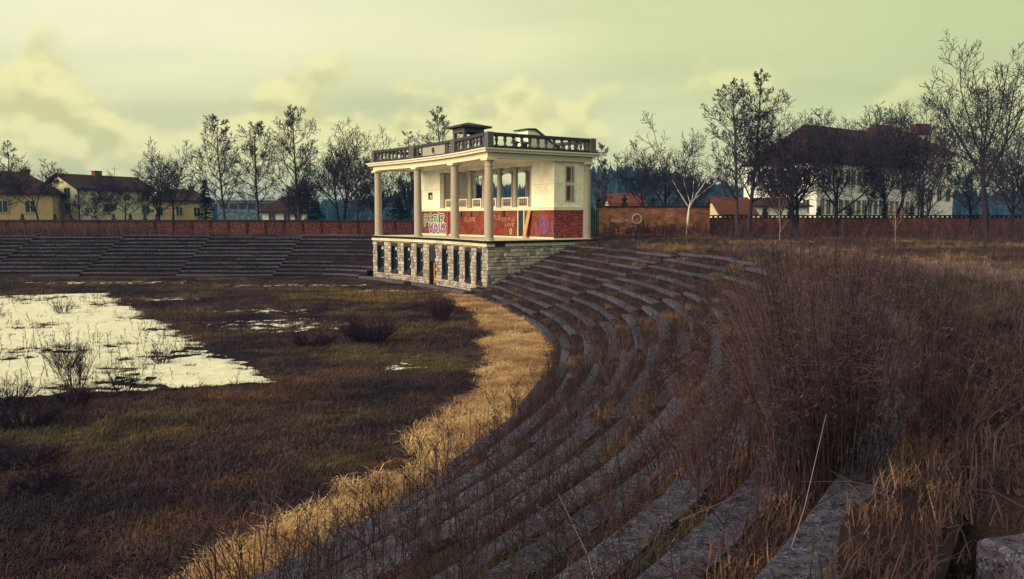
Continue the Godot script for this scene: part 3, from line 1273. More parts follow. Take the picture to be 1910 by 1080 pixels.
	rail.call("balustrade", Vector3(-0.12, 9.07, -8.0), Vector3(-16.5, 9.07, -8.0), 26)
	rail.call("balustrade", Vector3(-16.72, 9.07, -7.75), Vector3(-16.72, 9.07, -0.1), 12)
	post.call(Vector3(-16.72, 9.07, -7.98), 0.5, 0.0)
	var pn := MB.new()
	pn.box(Vector3(-8.15, 9.5, fz(-8.15, 0.2)), Vector3(3.3, 0.62, 0.2))
	var panel := obj("emblem_panel", pn, M["emblem"], R)
	var pc := MB.new()
	pc.cbox(Vector3(-8.15, 9.93, fz(-8.15, 0.18)), Vector3(3.3, 0.2, 0.4), 0.02)
	pc.box(Vector3(-8.15, 9.14, fz(-8.15, 0.18)), Vector3(3.3, 0.1, 0.34))
	obj("panel_coping", pc, M["rail_stone"], panel)
	var ring := ring_mesh(0.27, 0.06, 24)
	var ro2 := obj("ring_emblem", ring, M["column"], panel)
	ro2.position = Vector3(-8.15, 9.5, fz(-8.15, 0.3))
	var rd := MB.new()
	rd.lathe(Vector3(-8.15, 9.5, fz(-8.15, 0.301)), [Vector2(0.22, 0.0), Vector2(0.22, 0.01)], 16, true, Basis(Vector3.RIGHT, PI / 2))
	obj("ring_field", rd, M["iron"], panel)
	# ---- lantern shelter, stair hatch and vents on the roof
	var ls := Node3D.new()
	ls.name = "roof_lantern"
	R.add_child(ls)
	ls.position = Vector3(-8.3, 9.09, -3.4)
	ls.scale = Vector3(1, 1.24, 1)
	for q in [Vector2(-0.7, -0.7), Vector2(0.7, -0.7), Vector2(0.7, 0.7), Vector2(-0.7, 0.7)]:
		var b := MB.new()
		b.box(Vector3(q.x, 0.85, q.y), Vector3(0.22, 1.7, 0.22))
		obj("post", b, M["dark_stone"], ls)
	var lb := MB.new()
	for q in [-0.7, 0.7]:
		lb.box(Vector3(0, 1.56, q), Vector3(1.7, 0.26, 0.24))
		lb.box(Vector3(q, 1.562, 0), Vector3(0.24, 0.25, 1.16))
	obj("ring_beam", lb, M["dark_stone"], ls)
	var lr := MB.new()
	lr.box(Vector3(0, 1.74, 0), Vector3(2.5, 0.1, 2.5))
	for k in 4:
		var ba := Basis(Vector3.UP, k * PI / 2)
		lr.tri(Vector3(0, 2.06, 0), ba * Vector3(1.25, 1.79, 1.25), ba * Vector3(-1.25, 1.79, 1.25))
	obj("roof", lr, M["rail_stone"], ls)
	var sh := Node3D.new()
	sh.name = "stair_hatch"
	R.add_child(sh)
	sh.position = Vector3(-0.9, 9.09, -3.55)
	var hb := MB.new()
	# profile in (depth, height), swept across x
	var hbasis := Basis(Vector3(0, 0, -1), Vector3.UP, Vector3(1, 0, 0))
	hb.prism([Vector2(0, 0), Vector2(0, 1.36), Vector2(0.5, 1.4), Vector2(2.9, 0.0)], Vector3.ZERO, hbasis, -1.3, 0.0)
	obj("hatch_walls", hb, M["plaster"], sh)
	var hr := MB.new()
	hr.prism([Vector2(-0.2, 1.38), Vector2(-0.2, 1.46), Vector2(0.55, 1.5), Vector2(3.05, 0.04), Vector2(2.95, 0.0), Vector2(0.5, 1.42)], Vector3.ZERO, hbasis, -1.45, 0.12)
	obj("roof", hr, M["green_metal"], sh)
	for k in 2:
		var v := MB.new()
		v.lathe(Vector3.ZERO, [Vector2(0.16, 0), Vector2(0.16, 0.42), Vector2(0.3, 0.44), Vector2(0.3, 0.52), Vector2(0.05, 0.6)], 12)
		obj("vent", v, M["dark_stone"], R).position = Vector3(-0.6, 9.09, -2.35 - 0.75 * k)
	# ---- things left about
	var plank := MB.new()
	plank.box(Vector3(0, 0.955, 0), Vector3(0.34, 1.9, 0.04))
	var po := obj("wooden_plank", plank, M["plank"])
	var rb := Basis(Vector3.UP, R.rotation.y)
	po.transform = Transform3D(rb * Basis(Vector3.BACK, -0.16) * Basis(Vector3.RIGHT, -0.13), R.position + rb * Vector3(-2.75, 3.43, zw.call(-2.6) + 0.36))
	tag(po, "pale orange plank leaning on the brick wall under the pavilion roof", "plank")

func ring_mesh(rad: float, tube: float, sides: int) -> MB:
	var b := MB.new()
	for i in sides:
		for k in 8:
			var p := []
			for e in [[i, k], [i + 1, k], [i + 1, k + 1], [i, k + 1]]:
				var a: float = TAU * e[0] / sides
				var t: float = TAU * e[1] / 8
				p.append(Vector3(cos(a) * (rad + tube * cos(t)), sin(a) * (rad + tube * cos(t)), tube * sin(t)))
			b.quad(p[3], p[2], p[1], p[0])
	return b

# a quad with brick texture coordinates in metres (one tile is 1.9 m wide and 1.2 m high)
func brick_quad(b: MB, a: Vector3, c: Vector3, d: Vector3, e: Vector3) -> void:
	var i := b.v.size()
	b.quad(a, c, d, e)
	var w := (c - a).length() / 1.9
	var h := (e - a).length() / 1.2
	b.uv[i] = Vector2(0, 0)
	b.uv[i + 1] = Vector2(w, 0)
	b.uv[i + 2] = Vector2(w, h)
	b.uv[i + 3] = Vector2(0, h)

func brick_box(b: MB, o: Vector3, s: Vector3) -> void:
	var h := s / 2
	brick_quad(b, o + Vector3(-h.x, h.y, h.z), o + Vector3(h.x, h.y, h.z), o + Vector3(h.x, -h.y, h.z), o + Vector3(-h.x, -h.y, h.z))
	brick_quad(b, o + Vector3(h.x, h.y, h.z), o + Vector3(h.x, h.y, -h.z), o + Vector3(h.x, -h.y, -h.z), o + Vector3(h.x, -h.y, h.z))
	brick_quad(b, o + Vector3(-h.x, h.y, -h.z), o + Vector3(-h.x, h.y, h.z), o + Vector3(-h.x, -h.y, h.z), o + Vector3(-h.x, -h.y, -h.z))
	brick_quad(b, o + Vector3(h.x, h.y, -h.z), o + Vector3(-h.x, h.y, -h.z), o + Vector3(-h.x, -h.y, -h.z), o + Vector3(h.x, -h.y, -h.z))
	brick_quad(b, o + Vector3(-h.x, h.y, -h.z), o + Vector3(h.x, h.y, -h.z), o + Vector3(h.x, h.y, h.z), o + Vector3(-h.x, h.y, h.z))

# ------------------------------------------------------------------ spray paint
const GLYPH := {
	"A": [[[0, 1], [0.45, 0], [0.9, 1]], [[0.2, 0.62], [0.7, 0.62]]],
	"C": [[[0.85, 0.15], [0.4, 0], [0.05, 0.4], [0.1, 0.8], [0.5, 1], [0.85, 0.85]]],
	"E": [[[0.85, 0], [0.1, 0.05], [0.05, 0.95], [0.85, 1]], [[0.1, 0.5], [0.65, 0.48]]],
	"F": [[[0.85, 0], [0.1, 0.02], [0.08, 1]], [[0.1, 0.5], [0.65, 0.48]]],
	"G": [[[0.85, 0.15], [0.4, 0], [0.05, 0.45], [0.2, 0.95], [0.7, 1], [0.85, 0.6], [0.5, 0.6]]],
	"I": [[[0.4, 0], [0.4, 1]]],
	"J": [[[0.7, 0], [0.65, 0.85], [0.3, 1], [0.05, 0.75]]],
	"L": [[[0.1, 0], [0.1, 0.95], [0.8, 1]]],
	"N": [[[0.05, 1], [0.1, 0], [0.75, 1], [0.85, 0]]],
	"O": [[[0.45, 0], [0.05, 0.35], [0.15, 0.85], [0.5, 1], [0.85, 0.7], [0.8, 0.25], [0.45, 0]]],
	"P": [[[0.1, 1], [0.1, 0.05], [0.7, 0.1], [0.8, 0.4], [0.15, 0.55]]],
	"S": [[[0.8, 0.1], [0.35, 0], [0.1, 0.3], [0.7, 0.6], [0.75, 0.9], [0.1, 1]]],
	"T": [[[0, 0.05], [0.9, 0]], [[0.45, 0], [0.45, 1]]],
	"U": [[[0.1, 0], [0.1, 0.8], [0.45, 1], [0.8, 0.8], [0.85, 0]]],
	"V": [[[0, 0], [0.4, 1], [0.85, 0]]],
	"W": [[[0, 0], [0.2, 1], [0.45, 0.4], [0.7, 1], [0.9, 0]]],
	"Y": [[[0, 0], [0.4, 0.5], [0.85, 0]], [[0.4, 0.5], [0.35, 1]]],
	"Z": [[[0.05, 0.05], [0.8, 0], [0.1, 1], [0.85, 0.95]]],
}

func dab(im: Image, x: float, y: float, rad: float, c: Color) -> void:
	for j in range(int(y - rad), int(y + rad) + 1):
		var w := sqrt(maxf(0.0, rad * rad - (j - y) * (j - y)))
		var rc := Rect2i(int(x - w), j, maxi(1, int(2.0 * w)), 1)
		im.fill_rect(rc, c)

func stroke(im: Image, pts: Array, o: Vector2, sc: Vector2, rad: float, c: Color) -> void:
	for i in pts.size() - 1:
		var a := Vector2(pts[i][0], pts[i][1]) * sc + o
		var b := Vector2(pts[i + 1][0], pts[i + 1][1]) * sc + o
		var m := int(a.distance_to(b) / maxf(1.0, rad * 0.5)) + 1
		for k in m + 1:
			var p := a.lerp(b, float(k) / m)
			dab(im, p.x, p.y, rad, c)

func tag_word(im: Image, word: String, o: Vector2, sc: Vector2, rad: float, c: Color, r: RandomNumberGenerator) -> void:
	var x := 0.0
	for ch in word:
		if GLYPH.has(ch):
			for st in GLYPH[ch]:
				stroke(im, st, o + Vector2(x, r.randf_range(-0.1, 0.1) * sc.y), sc * Vector2(0.85, r.randf_range(0.85, 1.1)), rad, c)
		elif ch == "-":
			stroke(im, [[0.1, 0.5], [0.5, 0.5]], o + Vector2(x, 0), sc, rad, c)
		x += sc.x

func scribble(im: Image, o: Vector2, sz: Vector2, cnt: int, rad: float, c: Color, r: RandomNumberGenerator) -> void:
	var p := Vector2(r.randf(), r.randf())
	for i in cnt:
		var q := Vector2(clampf(p.x + r.randf_range(-0.4, 0.4), 0, 1), clampf(p.y + r.randf_range(-0.6, 0.6), 0, 1))
		stroke(im, [[p.x, p.y], [q.x, q.y]], o, sz, rad, c)
		p = q

func graffiti_material() -> StandardMaterial3D:
	# 17 m by 1.9 m of painted brick, 120 pixels to the metre
	var r := RandomNumberGenerator.new()
	r.seed = 12
	var w := 2040
	var h := 228
	var im := Image.create(w, h, false, Image.FORMAT_RGB8)
	im.fill(S(112, 66, 60))
	var bh := 9
	var bw := 30
	for j in range(0, h, bh):
		for i in range(-1, w / bw + 1):
			var x := i * bw + (15 if (j / bh) % 2 else 0)
			var blotch := 0.9 + 0.35 * n2(x * 0.01, j * 0.01, 1.0)
			var t := r.randf_range(0.85, 1.05) * blotch
			var c := S(138, 66, 60) if x > 450 else S(124, 68, 68)
			im.fill_rect(Rect2i(x, j, bw - 2, bh - 2), Color(c.r * t, c.g * t, c.b * t))
	var X := func(lx: float) -> float: return (lx + 17.0) * 120.0
	# dark red painted-out patches and scrawls
	im.fill_rect(Rect2i(int(X.call(-7.9)), 40, 90, 150), S(120, 36, 34))
	scribble(im, Vector2(X.call(-11.9), 20), Vector2(260, 110), 22, 4.0, S(112, 44, 40), r)
	scribble(im, Vector2(X.call(-10.2), 60), Vector2(200, 90), 16, 4.0, S(124, 52, 44), r)
	scribble(im, Vector2(X.call(-7.9), 100), Vector2(200, 120), 22, 5.0, S(128, 34, 32), r)
	scribble(im, Vector2(X.call(-7.0), 130), Vector2(150, 90), 18, 3.5, S(150, 44, 36), r)
	# white writing
	tag_word(im, "CLATC", Vector2(X.call(-10.6), 60), Vector2(36, 34), 3.0, S(176, 136, 124), r)
	tag_word(im, "FLO", Vector2(X.call(-6.9), 40), Vector2(40, 46), 3.0, S(182, 132, 120), r)
	tag_word(im, "EC-FLA", Vector2(X.call(-5.75), 58), Vector2(30, 30), 2.6, S(180, 128, 116), r)
	tag_word(im, "LOVE", Vector2(X.call(-5.4), 104), Vector2(34, 28), 2.8, S(184, 134, 120), r)
	stroke(im, [[0.5, 0], [1, 0.45], [0.5, 1], [0, 0.45], [0.5, 0]], Vector2(X.call(-4.85), 150), Vector2(30, 50), 3.5, S(226, 190, 180))
	# violet scrawl by the corner
	for k in 4:
		scribble(im, Vector2(X.call(-1.9 + 0.4 * k), 16 + 22 * k), Vector2(80, 170 - 20 * k), 7, 5.0, S(112, 84, 150), r)
	tag_word(im, "VU", Vector2(X.call(-1.5), 60), Vector2(60, 110), 6.0, S(104, 80, 156), r)
	# the big silver and purple piece
	var ox: float = X.call(-16.5)
	var letters := [["P", 0.0, 40.0], ["O", 82.0, 34.0], ["Z", 165.0, 48.0], ["I", 236.0, 34.0], ["E", 290.0, 40.0]]
	var low := [["W", 92.0], ["O", 182.0], ["U", 262.0], ["S", 330.0]]
	for pass_ in [[23.0, S(226, 222, 206)], [18.0, S(24, 24, 52)], [8.0, S(150, 166, 160)]]:
		for q in letters:
			for st in GLYPH[q[0]]:
				stroke(im, st, Vector2(ox + q[1], q[2]), Vector2(66, 84), pass_[0], pass_[1])
	for pass_ in [[20.0, S(226, 222, 206)], [15.0, S(24, 22, 60)], [8.0, S(146, 108, 170)]]:
		for q in low:
			for st in GLYPH[q[0]]:
				stroke(im, st, Vector2(ox + q[1], 126), Vector2(60, 66), pass_[0], pass_[1])
	var m := mat("graffiti_brick", S(255, 255, 255), 0.9)
	m.albedo_texture = ImageTexture.create_from_image(im)
	return m

# ------------------------------------------------------------------ boundary walls
func urn(parent: Node3D, p: Vector3, h: float) -> void:
	var b := MB.new()
	b.box(Vector3(0, h * 0.14, 0), Vector3(h * 0.46, h * 0.28, h * 0.46))
	b.lathe(Vector3(0, h * 0.28, 0), [Vector2(0.12 * h, 0), Vector2(0.1 * h, 0.06 * h), Vector2(0.24 * h, 0.22 * h), Vector2(0.26 * h, 0.34 * h), Vector2(0.16 * h, 0.46 * h), Vector2(0.1 * h, 0.5 * h), Vector2(0.13 * h, 0.58 * h), Vector2(0.04 * h, 0.7 * h)], 10)
	obj("urn", b, M["coping"], parent).position = p

func walls() -> void:
	# far wall behind the long stand
	var W := thing("boundary_wall", "long low red panelled wall with dark pilasters above the far stand", "wall", Vector3(0, RIM - 0.1, -77.0))
	var x := -64.0
	var r := RandomNumberGenerator.new()
	r.seed = 31
	while x < 6.0:
		var b := MB.new()
		var t := r.randf_range(0.72, 1.12)
		b.col = Color(t, t * r.randf_range(0.92, 1.04), t)
		b.span(Vector3(x + 0.1, 0, -0.1), Vector3(x + 1.66, 1.34, 0.1))
		obj("panel", b, M["panel_wall"], W)
		var p := MB.new()
		p.span(Vector3(x - 0.1, 0, -0.15), Vector3(x + 0.1, 1.34, 0.15))
		obj("pilaster", p, M["pilaster"], W)
		var c := MB.new()
		c.cbox(Vector3(x + 0.88, 1.41, 0), Vector3(1.755, 0.13, 0.46), 0.03)
		obj("coping", c, M["coping"], W)
		x += 1.76
	for q in [-46.7, -43.6, -42.1, -38.0, -36.4, -35.0, -33.9]:
		urn(W, Vector3(q, 1.475, 0), 0.62)
	# tall brick wall with the ring, right of the pavilion
	var T := thing("brick_wall", "tall brick wall bearing a pale stone ring beside the pavilion", "wall", Vector3(0, RIM - 0.1, -71.0))
	var tb := MB.new()
	brick_box(tb, Vector3(12.45, 1.3, -0.2), Vector3(9.9, 2.6, 0.36))
	obj("masonry", tb, M["brick_wall"], T)
	var front := MB.new()
	front.quad(Vector3(7.5, 2.6, -0.01), Vector3(17.4, 2.6, -0.01), Vector3(17.4, 0, -0.01), Vector3(7.5, 0, -0.01))
	obj("brick_face", front, ring_wall_material(), T)
	x = 7.4
	while x < 17.4:
		var c := MB.new()
		c.cbox(Vector3(x + 0.83, 2.67, -0.2), Vector3(1.65, 0.13, 0.6), 0.03)
		obj("coping", c, M["coping"], T)
		x += 1.67
	var rg := obj("stone_ring", ring_mesh(0.4, 0.085, 28), M["emblem"], T)
	rg.position = Vector3(11.0, 1.56, 0.03)
	var sill := MB.new()
	sill.box(Vector3(11.0, 0.92, 0.03), Vector3(0.5, 0.06, 0.1))
	obj("ring_ledge", sill, M["emblem"], T)
	var rl := MB.new()
	rl.box(Vector3(12.4, 2.93, -0.25), Vector3(9.9, 0.05, 0.06))
	rl.box(Vector3(12.4, 2.82, -0.25), Vector3(9.9, 0.04, 0.05))
	obj("top_rail", rl, M["iron"], T)
	for q in [7.6, 9.9, 12.35]:
		urn(T, Vector3(q, 2.735, -0.35), 1.0 if q < 12 else 0.95)
	# low wall with an open stone rail, running on to the right
	var B := thing("rail_wall", "low brown brick wall with open stone rail and urns under the school trees", "wall", Vector3(0, RIM - 0.1, -73.0))
	var post := MB.new()
	post.box(Vector3.ZERO, Vector3(0.14, 0.16, 0.2))
	var pm := post.mesh()
	x = 17.6
	while x < 84.0:
		var b := MB.new()
		var t := r.randf_range(0.7, 0.95)
		b.col = Color(t, t, t)
		brick_box(b, Vector3(x + 1.5, 0.81, -0.2), Vector3(2.98, 1.62, 0.3))
		obj("masonry", b, M["brick_wall"], B)
		var c := MB.new()
		c.box(Vector3(x + 1.5, 1.65, -0.2), Vector3(2.99, 0.06, 0.42))
		c.cbox(Vector3(x + 1.5, 1.87, -0.2), Vector3(2.99, 0.1, 0.42), 0.02)
		obj("coping", c, M["coping"], B)
		for k in 7:
			obj("baluster", pm, M["coping"], B).position = Vector3(x + 0.22 + k * 0.43, 1.75, -0.2)
		x += 3.0
	for q in [22.9, 27.8, 30.6, 33.7, 36.2, 43.0]:
		urn(B, Vector3(q, 1.925, -0.2), 0.85)
	# gate between pavilion and brick wall
	var G := thing("metal_gate", "dark green metal gate between the pavilion and the tall brick wall", "gate", Vector3(6.75, RIM - 0.05, -69.0))
	var gf := MB.new()
	for q in [-0.62, 0.62]:
		gf.box(Vector3(q, 1.2, 0), Vector3(0.1, 2.4, 0.1))
	for q in [0.12, 1.2, 2.3]:
		gf.box(Vector3(0, q, 0), Vector3(1.14, 0.08, 0.06))
	obj("gate_frame", gf, M["gate_green"], G)
	for k in 6:
		var s := MB.new()
		s.box(Vector3(-0.48 + k * 0.19, 1.2, -0.02), Vector3(0.15, 2.1, 0.03))
		obj("gate_board", s, M["gate_green"], G)

func ring_wall_material() -> StandardMaterial3D:
	var r := RandomNumberGenerator.new()
	r.seed = 21
	var w := 1190
	var h := 312
	var im := Image.create(w, h, false, Image.FORMAT_RGB8)
	im.fill(S(104, 76, 66))
	for j in range(0, h, 9):
		for i in range(-1, w / 30 + 1):
			var x := i * 30 + (15 if (j / 9) % 2 else 0)
			var t := r.randf_range(0.8, 1.1) * (0.95 + 0.4 * n2(x * 0.008, j * 0.012, 1.0))
			im.fill_rect(Rect2i(x, j, 28, 7), Color(0.58 * t, 0.385 * t, 0.32 * t))
	tag_word(im, "NUGCA", Vector2(150, 118), Vector2(36, 34), 2.8, S(190, 164, 148), r)
	tag_word(im, "ZVG", Vector2(390, 218), Vector2(34, 22), 2.0, S(160, 136, 122), r)
	var m := mat("ring_wall", S(255, 255, 255), 0.93)
	m.albedo_texture = ImageTexture.create_from_image(im)
	return m

# ------------------------------------------------------------------ houses
func house(called: String, label: String, p: Vector3, turn: float, w: float, d: float, he: float, hr: float, hip: float, wm: String, rm: String, wins: Array, chimneys: Array) -> Node3D:
	var H := thing(called, label, "building", p, turn)
	var b := MB.new()
	b.span(Vector3(-w / 2, -0.4, -d / 2), Vector3(w / 2, he, d / 2))
	if hip <= 0.0:
		for s in [-1.0, 1.0]:
			b.tri(Vector3(s * w / 2, he, d / 2), Vector3(s * w / 2, hr - 0.1, 0), Vector3(s * w / 2, he, -d / 2))
	obj("wall", b, M[wm], H)
	var o := 0.5
	var rf := MB.new()
	var ridge := w / 2 + o if hip <= 0.0 else w / 2 - hip
	var e0 := he - 0.12
	var t := Vector3(0, 0.16, 0)
	for s in [-1.0, 1.0]:
		var a := Vector3(-w / 2 - o, e0, s * (d / 2 + o))
		var c := Vector3(w / 2 + o, e0, s * (d / 2 + o))
		var q := Vector3(ridge, hr, 0)
		var k := Vector3(-ridge, hr, 0)
		if s > 0:
			rf.quad(k + t, q + t, c + t, a + t)
			rf.quad(a + t, c + t, c, a)
		else:
			rf.quad(q + t, k + t, a + t, c + t)
			rf.quad(c + t, a + t, a, c)
		rf.quad(a, c, q, k)
		# ends
		var i := Vector3(s * (w / 2 + o), e0, d / 2 + o)
		var j := Vector3(s * (w / 2 + o), e0, -d / 2 - o)
		var top := Vector3(s * ridge, hr, 0)
		if hip > 0.0:
			rf.tri(i + t, top + t, j + t)
			rf.tri(i, top, j)
			rf.quad(i + t, j + t, j, i)
		else:
			rf.quad(i + t, top + t, top, i)
			rf.quad(top + t, j + t, j, top)
	var roof := obj("roof", rf, M[rm], H)
	for c in chimneys:
		var cb := MB.new()
		cb.box(Vector3(c[0], (c[2] + hr - 1.5) / 2, c[1]), Vector3(c[3], c[2] - hr + 1.5, c[4]))
		cb.box(Vector3(c[0], c[2] + 0.05, c[1]), Vector3(c[3] + 0.16, 0.1, c[4] + 0.16))
		obj("chimney", cb, M["board"], roof)
	# windows: [face, along, sill height, width, height]
	for q in wins:
		var n := Node3D.new()
		n.name = "window"
		H.add_child(n, true)
		var face: String = q[0]
		if face == "f":
			n.position = Vector3(q[1], q[2], d / 2)
		elif face == "l":
			n.position = Vector3(-w / 2, q[2], q[1])
			n.rotation.y = -PI / 2
		else:
			n.position = Vector3(w / 2, q[2], q[1])
			n.rotation.y = PI / 2
		var ww: float = q[3]
		var wh: float = q[4]
		var f := MB.new()
		f.span(Vector3(-ww / 2 - 0.09, -0.08, -0.04), Vector3(ww / 2 + 0.09, 0.0, 0.1))
		f.span(Vector3(-ww / 2 - 0.09, 0, -0.04), Vector3(-ww / 2, wh, 0.05))
		f.span(Vector3(ww / 2, 0, -0.04), Vector3(ww / 2 + 0.09, wh, 0.05))
		f.span(Vector3(-ww / 2 - 0.09, wh, -0.04), Vector3(ww / 2 + 0.09, wh + 0.09, 0.05))
		f.span(Vector3(-0.04, 0, -0.03), Vector3(0.04, wh, 0.035))
		obj("frame", f, M["trim_white"], n)
		var g := MB.new()
		g.span(Vector3(-ww / 2, 0, -0.02), Vector3(ww / 2, wh, 0.012))
		obj("pane", g, M["glass"], n)
	return H

func houses() -> void:
	house("villa", "ochre villa with dark hip roof and chimney at the left edge", Vector3(-60.6, RIM, -97.0), 0.35, 11.0, 8.0, 4.4, 6.9, 3.6, "house_ochre", "roof_tile", [["f", 3.2, 2.2, 1.0, 1.3], ["f", 0.4, 2.2, 1.0, 1.3], ["f", -2.4, 2.2, 1.0, 1.3], ["r", 0.0, 2.2, 1.0, 1.3]], [[2.2, 0.4, 7.2, 0.9, 0.7]])
	var b := house("gable_house", "long cream house with gable end and dark red roof behind the wall", Vector3(-54.3, RIM, -106.4), deg_to_rad(63.9), 11.0, 6.7, 5.1, 6.9, 0.0, "house_cream", "roof_tile", [["l", -1.5, 3.9, 1.0, 1.3], ["l", 1.5, 3.9, 1.0, 1.3], ["l", -1.5, 2.0, 1.0, 1.25], ["l", 1.5, 2.0, 1.0, 1.25], ["f", -1.4, 2.5, 0.5, 0.7], ["f", -0.5, 2.5, 0.5, 0.7], ["f", 4.4, 3.7, 1.0, 1.1], ["f", 4.4, 2.0, 1.0, 1.1], ["f", 1.6, 3.9, 0.6, 0.7]], [[-0.4, 0.3, 7.5, 1.0, 0.7]])
	var pipe := MB.new()
	pipe.tube(PackedVector3Array([Vector3(-5.4, 5.0, 3.45), Vector3(-5.4, 0, 3.45)]), PackedFloat32Array([0.07, 0.07]), 6)
	obj("downpipe", pipe, M["iron"], b)
	var an := MB.new()
	an.tube(PackedVector3Array([Vector3(2.5, 6.6, 0), Vector3(2.5, 8.4, 0)]), PackedFloat32Array([0.035, 0.02]), 4)
	an.tube(PackedVector3Array([Vector3(2.1, 8.0, 0), Vector3(2.9, 8.0, 0)]), PackedFloat32Array([0.02, 0.02]), 4)
	obj("antenna", an, M["iron"], b)
	house("ochre_house", "small ochre house half hidden by the spruce", Vector3(-49.5, RIM, -121.0), 0.3, 8.4, 6.5, 4.0, 5.6, 2.6, "house_ochre", "roof_tile", [["f", -2.6, 1.8, 0.8, 1.2], ["f", 0.0, 1.8, 0.8, 1.2], ["f", 2.4, 1.8, 0.8, 1.2]], [[1.4, 0.0, 6.1, 0.7, 0.6], [-2.0, 0.0, 6.0, 0.6, 0.6]])
	house("cottage", "low white cottage with dark pyramid roof between the tall trees", Vector3(-30.2, RIM, -108.0), 0.15, 5.4, 5.0, 2.3, 4.1, 2.2, "house_white", "roof_tile", [["f", -1.5, 1.1, 0.7, 0.9], ["f", 0.4, 1.1, 0.7, 0.9], ["f", 1.8, 1.1, 0.7, 0.9]], [])
	# flat roofed block far off
	var F := thing("office_block", "flat roofed blue grey block far behind the tall trees", "building", Vector3(-55.5, RIM, -172.0), 0.1)
	var fb := MB.new()
	fb.span(Vector3(-6, -0.4, -4), Vector3(6, 5.0, 4))
	obj("wall", fb, M["house_blue"], F)
	var fr := MB.new()
	fr.span(Vector3(-6.3, 5.0, -4.3), Vector3(6.3, 5.3, 4.3))
	obj("roof", fr, M["trim_white"], F)
	for k in 6:
		var w := MB.new()
		w.span(Vector3(-5.3 + k * 1.85, 3.2, 3.98), Vector3(-3.9 + k * 1.85, 4.4, 4.04))
		obj("window", w, M["glass"], F)
	# school
	var wins := []
	for k in 17:
		wins.append(["f", -12.9 + k * 1.56, 6.3, 0.95, 1.9])
		wins.append(["f", -12.9 + k * 1.56, 2.1, 0.95, 1.9])
	for k in 6:
		wins.append(["l", -5.0 + k * 1.9, 6.3, 0.95, 1.9])
		wins.append(["l", -5.0 + k * 1.9, 2.1, 0.95, 1.9])
	var sc := house("school_building", "long cream school with steep dark red hip roof behind the trees", Vector3(49.9, RIM, -125.4), deg_to_rad(36.87), 28.5, 12.2, 9.2, 15.1, 6.0, "house_white", "roof_tile", wins, [])
	var dp := MB.new()
	dp.tube(PackedVector3Array([Vector3(14.0, 9.0, 6.22), Vector3(14.0, 0, 6.22)]), PackedFloat32Array([0.12, 0.12]), 6)
	obj("downpipe", dp, M["iron"], sc)
	var w2 := []
	for k in 9:
		w2.append(["f", -8.8 + k * 2.2, 9.4, 1.0, 2.0])
		w2.append(["f", -8.8 + k * 2.2, 4.6, 1.0, 2.0])
	house("school_wing", "taller school wing with bright red roof and broad brick chimney", Vector3(70.5, RIM, -155.0), deg_to_rad(20.0), 20.0, 15.0, 13.2, 18.8, 8.0, "house_white", "roof_red", w2, [[8.2, 1.0, 19.2, 3.4, 1.6]])
	house("tiled_house", "orange tiled roof showing just above the tall brick wall", Vector3(14.6, RIM, -106.0), 0.1, 4.0, 5.0, 3.0, 4.6, 0.0, "house_cream", "roof_red", [], [])
	house("red_roof_house", "low house with broad bright orange roof beside the dark trunk", Vector3(24.6, RIM, -92.0), 0.12, 3.6, 5.4, 1.9, 3.7, 0.0, "house_cream", "roof_red", [], [])
	house("cream_annex", "low cream annex seen between the trunks left of the school", Vector3(33.0, RIM, -104.0), 0.25, 8.0, 5.0, 3.0, 3.9, 2.0, "house_white", "roof_tile", [["f", -2.0, 1.0, 0.8, 1.3], ["f", 1.5, 1.0, 0.8, 1.3]], [])

# ------------------------------------------------------------------ wooded hill
func hill_top(x: float) -> float:
	var k := [[-400, 2], [-180, 2], [-95, 3], [-50, 10], [-25, 12], [12, 12], [45, 23], [72, 24], [94, 21], [118, 14], [145, 11], [220, 8], [420, 6]]
	for i in k.size() - 1:
		if x < k[i + 1][0]:
			var t: float = clampf((x - k[i][0]) / (k[i + 1][0] - k[i][0]), 0, 1)
			return lerpf(k[i][1], k[i + 1][1], t * t * (3 - 2 * t)) + 2.0 * n2(x, 0.0, 0.03)
	return 6.0

